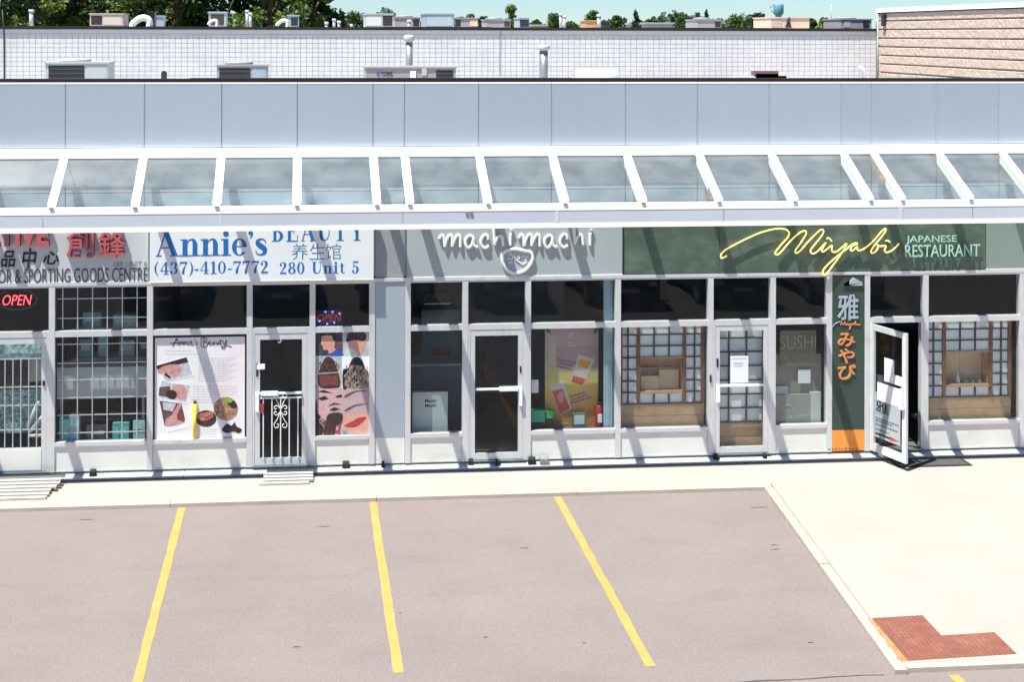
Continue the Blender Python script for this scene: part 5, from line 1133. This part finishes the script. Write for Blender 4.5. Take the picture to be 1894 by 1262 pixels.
MB().tube([(XT-.03, YT1-.05, 5.4), (XT-.03, YT1-.05, 7.6)], .03, 6).build('corner_pipe', unit_l, T2)

# ------------------------------------------------------------------ trees
bark = mat('bark', (.09, .065, .045), .9, var=.3, scale=8)
def leafmat(n, c): return mat(n, c, .6, var=.45, scale=1.1, fine=.3, fscale=7, trans=.25, spec=.25)
lf_a, lf_b, lf_c, lf_d = leafmat('leaf_mid', (.075, .125, .028)), leafmat('leaf_dark', (.040, .078, .022)), leafmat('leaf_light', (.115, .17, .035)), leafmat('leaf_conifer', (.03, .055, .028))
def tree(x, y, h, rw_, label, leaf, name='tree', nl=2600, ls=.32, base=.25, conifer=False, group=None, cat='tree', cs=(.20, .40)):
    rnd = random.Random(int(x*131+y*17)); t = thing(name, (x, y, -.13), label, cat, group)
    tk = MB(); rt_ = max(.08, h*.022); tk.tube([(x, y, -.13), (x+.02*h*rnd.uniform(-1, 1), y, h*.3), (x+.03*h*rnd.uniform(-1, 1), y, h*.6), (x, y, h*.9)], [rt_, rt_*.8, rt_*.5, rt_*.15], 8)
    clumps = []
    if conifer:
        for i in range(26):
            u = i/25; zz = h*(base+(1-base)*u); r_ = rw_*(1-u)**.9+.1
            for k in range(max(2, int(7*(1-u)))): a_ = rnd.random()*6.28; clumps.append((x+math.cos(a_)*r_*.7, y+math.sin(a_)*r_*.7, zz, r_*.4+.15, .25+.02*h))
    else:
        for i in range(30):
            u = rnd.random(); zz = base+(1-base)*(.1+.86*u); prof = math.sin(math.pi*min(.97, max(.08, (zz-base)/(1-base)*.85+.12)))**.7
            a_ = rnd.random()*6.28; rr = rw_*prof*math.sqrt(rnd.random())*.82; s = rw_*rnd.uniform(*cs)
            c = (x+rr*math.cos(a_), y+rr*math.sin(a_), h*zz, s, s*.75); clumps.append(c)
            if i % 3 == 0: tk.tube([(x, y, h*zz*.55+h*.05), (x+rr*.5*math.cos(a_), y+rr*.5*math.sin(a_), h*zz*.85), c[:3]], [rt_*.4, rt_*.25, rt_*.1], 5)
    tk.build('trunk', bark, t)
    cr_ = MB(); tot = sum(c[3] for c in clumps)
    for (cx, cy, cz, s, sz) in clumps:
        for _ in range(int(nl*s/tot)):
            d = Vector((rnd.gauss(0, 1), rnd.gauss(0, 1), rnd.gauss(0, 1))).normalized()*(rnd.random()**.45)
            p = Vector((cx+d.x*s, cy+d.y*s, cz+d.z*sz)); a1 = Vector((rnd.gauss(0, 1), rnd.gauss(0, 1), rnd.gauss(0, .6))).normalized(); a2 = a1.cross(Vector((rnd.gauss(0, 1), rnd.gauss(0, 1), rnd.gauss(0, 1)))).normalized()
            l = ls*rnd.uniform(.6, 1.3); b_ = len(cr_.v)
            cr_.v += [tuple(p-a1*l*.5), tuple(p+a2*l*.32), tuple(p+a1*l*.5), tuple(p-a2*l*.32)]; cr_.face([b_, b_+1, b_+2, b_+3])
    cr_.build('crown', leaf, t)
# wood beyond the warehouse: a row of individual trees
wl = ['first', 'second', 'third', 'fourth', 'fifth', 'sixth', 'seventh', 'eighth', 'ninth', 'tenth', 'eleventh', 'twelfth']
Yt = 78
for i, (px, hh, rr) in enumerate(((-40, 15.5, 4.3), (55, 15, 4.2), (150, 16, 4.6), (240, 15, 4.0), (325, 16.5, 4.6), (410, 15, 4.2), (490, 16, 4.4), (555, 14.0, 3.6), (598, 11.4, 2.6))):
    Y_ = Yt+(i % 3)*3.5; tree(PX(px, 20, Y_), Y_, hh, rr, wl[i]+' tree from the left in the wood behind the warehouse', (lf_a, lf_b, lf_c)[(i*2) % 3], nl=5200, ls=.42, base=.12, group='trees of the wood behind the warehouse')
for i, px in enumerate((0, 105, 200, 285, 370, 450, 525)):
    Y_ = Yt+13; tree(PX(px, 20, Y_), Y_, 17.5+(i % 2), 5.2, 'rear row tree, '+wl[i]+' from the left, at the back of the wood', lf_b, nl=3800, ls=.6, base=.1, group='trees at the back of the wood')
# far scattered trees: (px, top y, half width px, distance, leaf, conifer, label)
far = [(655, 27, 20, 150, lf_b, 0, 'round dark bush-like tree just right of the wood'), (870, 24, 9, 190, lf_a, 0, 'small tree behind the brownish rooftop unit'), (894, 31, 11, 190, lf_b, 0, 'low dark tree left of the tallest lone tree'), (946, 10, 13, 130, lf_c, 0, 'tallest lone tree standing above the rooftop units'), (1027, 22, 13, 170, lf_a, 0, 'tree behind the two thin pipes'), (1056, 40, 14, 220, lf_b, 0, 'low far tree right of the two thin pipes'), (1095, 21, 13, 180, lf_a, 0, 'tree behind the orange-tan cabinet'), (1140, 29, 11, 190, lf_b, 0, 'small tree left of the dark conifer'), (1176, 22, 17, 150, lf_d, 1, 'broad dark conifer at mid skyline'), (1266, 29, 17, 190, lf_b, 0, 'dark tree left of the small conifer'), (1307, 22, 7, 200, lf_d, 1, 'small pointed conifer behind a grey rooftop unit'), (1244, 32, 7, 240, lf_d, 1, 'thin far conifer beside the white far roofs'), (1362, 31, 14, 180, lf_a, 0, 'rounded tree right of the grey rooftop unit'), (1402, 24, 14, 170, lf_d, 0, 'dark tree left of the large peach unit'), (1385, 36, 10, 240, lf_b, 0, 'low tree between two skyline trees'), (1502, 32, 9, 190, lf_b, 0, 'tree at the right end of the large peach unit'), (1524, 30, 14, 170, lf_c, 0, 'light green tree beside the thin mast'), (1580, 38, 12, 260, lf_b, 0, 'low dark tree behind the last rooftop unit'), (1205, 40, 14, 260, lf_b, 0, 'low far tree right of the broad conifer'), (990, 40, 12, 260, lf_b, 0, 'low far tree right of the narrow dark unit'), (820, 41, 16, 260, lf_b, 0, 'low far tree behind the blue-grey unit')]
for (px, pt, hw, D_, lf, con, lb) in far:
    X_, Z_ = P(px, pt, D_); Zb_ = PZ(px, 52, D_); chh = max(2.2*(Z_-Zb_), 2.6); tree(X_, D_, Z_, hw*(D_+DIST)/FPX*1.0, lb, lf, nl=3000, cs=(.55, .85), ls=.0022*D_, base=1-chh/Z_, conifer=bool(con), group='scattered trees on the skyline')
# far tree line, a wood too distant to count
tl = MB(); rnd = random.Random(3)
for i in range(16000):
    x_ = rnd.uniform(-60, 560); y_ = 520+rnd.random()*30; hz = 11+3*math.sin(x_*.05)+2*math.sin(x_*.21+1)+1.5*math.sin(x_*.6); z_ = rnd.random()**.6*hz
    p = Vector((x_, y_, z_)); a1 = Vector((rnd.gauss(0, 1), rnd.gauss(0, 1), rnd.gauss(0, 1))).normalized(); a2 = a1.cross(Vector((rnd.gauss(0, 1), rnd.gauss(0, 1), rnd.gauss(0, 1)))).normalized(); b_ = len(tl.v); l = 1.3
    tl.v += [tuple(p-a1*l), tuple(p+a2*l), tuple(p+a1*l), tuple(p-a2*l)]; tl.face([b_, b_+1, b_+2, b_+3])
tl.build('tree_line', leafmat('leaf_far', (.075, .11, .07)), kind='stuff', label='hazy far tree line along the skyline', cat='trees')
# white far sheds
for (xa, xb, pt, D_, M, lb) in ((1195, 1245, 41, 200, unit_w, 'long white flat-roofed shed far off behind the skyline trees'), (985, 1030, 45, 240, unit_l, 'low pale shed far off right of the narrow dark unit'), (1256, 1284, 47, 230, unit_w, 'small white shed far off left of a grey rooftop unit')):
    X0, Z1 = P(xa, pt, D_); X1 = PX(xb, pt, D_); t = thing('far_shed', ((X0+X1)/2, D_, -.13), lb, 'building', 'far sheds on the skyline')
    box('wall', M, t, X0, X1, D_, D_+14, -.13, Z1-.25); box('roof', unit_l, t, X0-.2, X1+.2, D_-.2, D_+14.2, Z1-.249, Z1)
    q = MB()
    for k in range(5): q.box(X0+(X1-X0)*(.1+.18*k), X0+(X1-X0)*(.2+.18*k), D_-.05, D_-.01, Z1-2.2, Z1-1.2)
    q.build('window_band', coil, t)
# water tower and mast
D_ = 600; Xc, Zt = P(1440, 6, D_); _, Zm = P(1440, 24, D_)
wt = thing('water_tower', (Xc, D_, -.13), 'teal cylindrical water tower on the skyline', 'water tower'); tl_ = mat('tower_teal', (.10, .25, .30), .5, var=.05)
rT = 9.5/(FPX/(D_+DIST)); MB().lathe(Xc, D_, [(rT*.3, Zm-2.2), (rT, Zm), (rT, Zt-.6), (rT*.9, Zt-.2), (.4, Zt)], 24).build('tank', tl_, wt); MB().lathe(Xc, D_, [(rT*.75, -.13), (rT*.62, Zm-2.3), (rT*.62, Zm-.5)], 16).build('stem', mat('tower_stem', (.38, .48, .46), .5), wt)
MB().tube([(Xc-rT*1.02+rT*.5*math.cos(k*.35)*-1-.2, D_, Zt-2.2+rT*.75*math.sin(k*.35)) for k in range(18)], .22, 6).build('ladder_loop', steel, wt)
Xc, Zt = P(1537, 7, 400); MB().lathe(Xc, 400, [(.35, -.13), (.22, Zt*.6), (.12, Zt)], 8).build('mast', steel, label='thin grey mast on the skyline', cat='mast')

# ------------------------------------------------------------------ unseen cars added across the aisle for the shop glass to reflect
tyre = mat('tyre_rubber', (.02, .02, .02), .8, var=.2); rimm = mat('wheel_rim', (.5, .5, .52), .3, metal=.8, var=.05); carg = mat('car_glass', (.015, .018, .02), .08, var=0, spec=.6); lampw = mat('lamp_lens', (.7, .72, .74), .15, var=.02); lampr = mat('tail_lens', (.35, .02, .02), .2, var=.02)
def car(x, y, col, label, tall=0.0):
    paint_ = mat('car_paint_'+label.split()[0], col, .25, metal=.3, var=.02, spec=.6); t = thing('unseen_car', (x, y, zl), label, 'car', 'unseen cars added across the aisle')
    # stations along the length: (offset, half width, bottom, shoulder height)
    st = [(-2.28, .62, .38, .62), (-2.2, .78, .26, .74), (-1.6, .88, .22, .86), (-.9, .91, .22, .93), (0, .92, .22, .95), (1.0, .92, .22, .97), (1.8, .89, .24, 1.0), (2.2, .82, .30, .98), (2.3, .70, .42, .86)]
    def loft(st, f, M, nm):
        q = MB().use(M); rings = [f(*a) for a in st]; n_ = len(rings[0])
        for r_ in rings: q.v += r_
        for i in range(len(rings)-1):
            for k in range(n_): q.face([i*n_+k, i*n_+(k+1) % n_, (i+1)*n_+(k+1) % n_, (i+1)*n_+k][::-1], True)
        q.face(list(range(n_))); q.face([(len(rings)-1)*n_+k for k in range(n_)][::-1])
        return q.build(nm, None, t)
    loft(st, lambda o, hw, zb, zt: [(x+a*hw, y+o, zl+zb+(zt+tall*.3-zb)*b) for a, b in ((-.9, 0), (.9, 0), (1, .2), (1.0, .65), (.94, .92), (.8, 1), (-.8, 1), (-.94, .92), (-1, .65), (-1, .2))], paint_, 'body')
    ca_ = [(-1.15, .74, .93, .95), (-.35, .66, .93, 1.40), (.3, .64, .94, 1.45), (1.0, .63, .95, 1.40), (1.75, .70, .97, 1.0)]
    loft(ca_, lambda o, hw, zb, zt: [(x+a*hw*(1.16 if b == 0 else 1), y+o, zl+tall*.3+zb-.03+(zt+tall*.7-zb+.03)*b) for a, b in ((-1, 0), (1, 0), (1, .55), (.92, .95), (.7, 1), (-.7, 1), (-.92, .95), (-1, .55))], carg, 'cabin_glass')
    rf_ = [(-.42, .60, 1.385), (.3, .60, 1.46), (1.05, .58, 1.395)]
    loft(rf_, lambda o, hw, z: [(x+a*hw, y+o, zl+z+tall+dz) for a, dz in ((-1, -.01), (1, -.01), (.9, .025), (-.9, .025))], paint_, 'roof')
    for sx in (-1, 1):
        for oy in (-1.42, 1.38):
            q = MB(); n_ = 20; ring_ = [(x+sx*.90, .0), (x+sx*.70, .0)]
            wv = [(y+oy+.33*math.cos(2*math.pi*k/n_), zl+.33+.33*math.sin(2*math.pi*k/n_)) for k in range(n_)]
            q.v = [(x+sx*.935, a_, b_) for a_, b_ in wv]+[(x+sx*.70, a_, b_) for a_, b_ in wv]
            q.face(list(range(n_)) if sx > 0 else list(range(n_))[::-1]); q.face([n_+k for k in range(n_)][::-1] if sx > 0 else [n_+k for k in range(n_)])
            for k in range(n_): q.face([k, n_+k, n_+(k+1) % n_, (k+1) % n_] if sx > 0 else [(k+1) % n_, n_+(k+1) % n_, n_+k, k], True)
            wh_ = q.build('wheel', tyre, t); q = MB(); q.v = [(x+sx*.942, y+oy+.21*math.cos(2*math.pi*k/n_), zl+.33+.21*math.sin(2*math.pi*k/n_)) for k in range(n_)]; q.face(list(range(n_)) if sx > 0 else list(range(n_))[::-1]); q.build('rim', rimm, wh_)
        box('headlight', lampw, t, x+sx*.50, x+sx*.74, y+2.27, y+2.32, zl+.62, zl+.74); box('tail_light', lampr, t, x+sx*.45, x+sx*.70, y-2.30, y-2.25, zl+.50, zl+.62)
        box('wing_mirror', paint_, t, x+sx*.80, x+sx*1.03, y+.72, y+.84, zl+.94+tall*.3, zl+1.10+tall*.3)
    box('number_plate', white_p, t, x-.25, x+.25, y+2.305, y+2.32, zl+.46, zl+.57)
for (cx_, cy_, cc, lb, tl2) in ((-3.4, -13.2, (.012, .013, .016), 'black saloon parked across the aisle from the barred door', 0), (-.5, -13.3, (.02, .022, .028), 'charcoal saloon added unseen across the aisle from the salon', .1), (2.4, -13.1, (.015, .02, .035), 'navy car added unseen across the aisle from the tea shop', .2), (5.3, -13.2, (.03, .03, .032), 'graphite car added unseen across the aisle left of the green sign', .1), (8.2, -13.3, (.010, .011, .014), 'jet-black car added unseen across the aisle from the closed restaurant door', .2), (11.1, -13.2, (.02, .02, .024), 'smoke-grey car added unseen across the aisle from the open restaurant door', .0), (14.0, -13.1, (.35, .36, .38), 'silver car added unseen across the aisle at the far right', 0)):
    car(cx_, cy_-1.3, cc, lb, tl2)
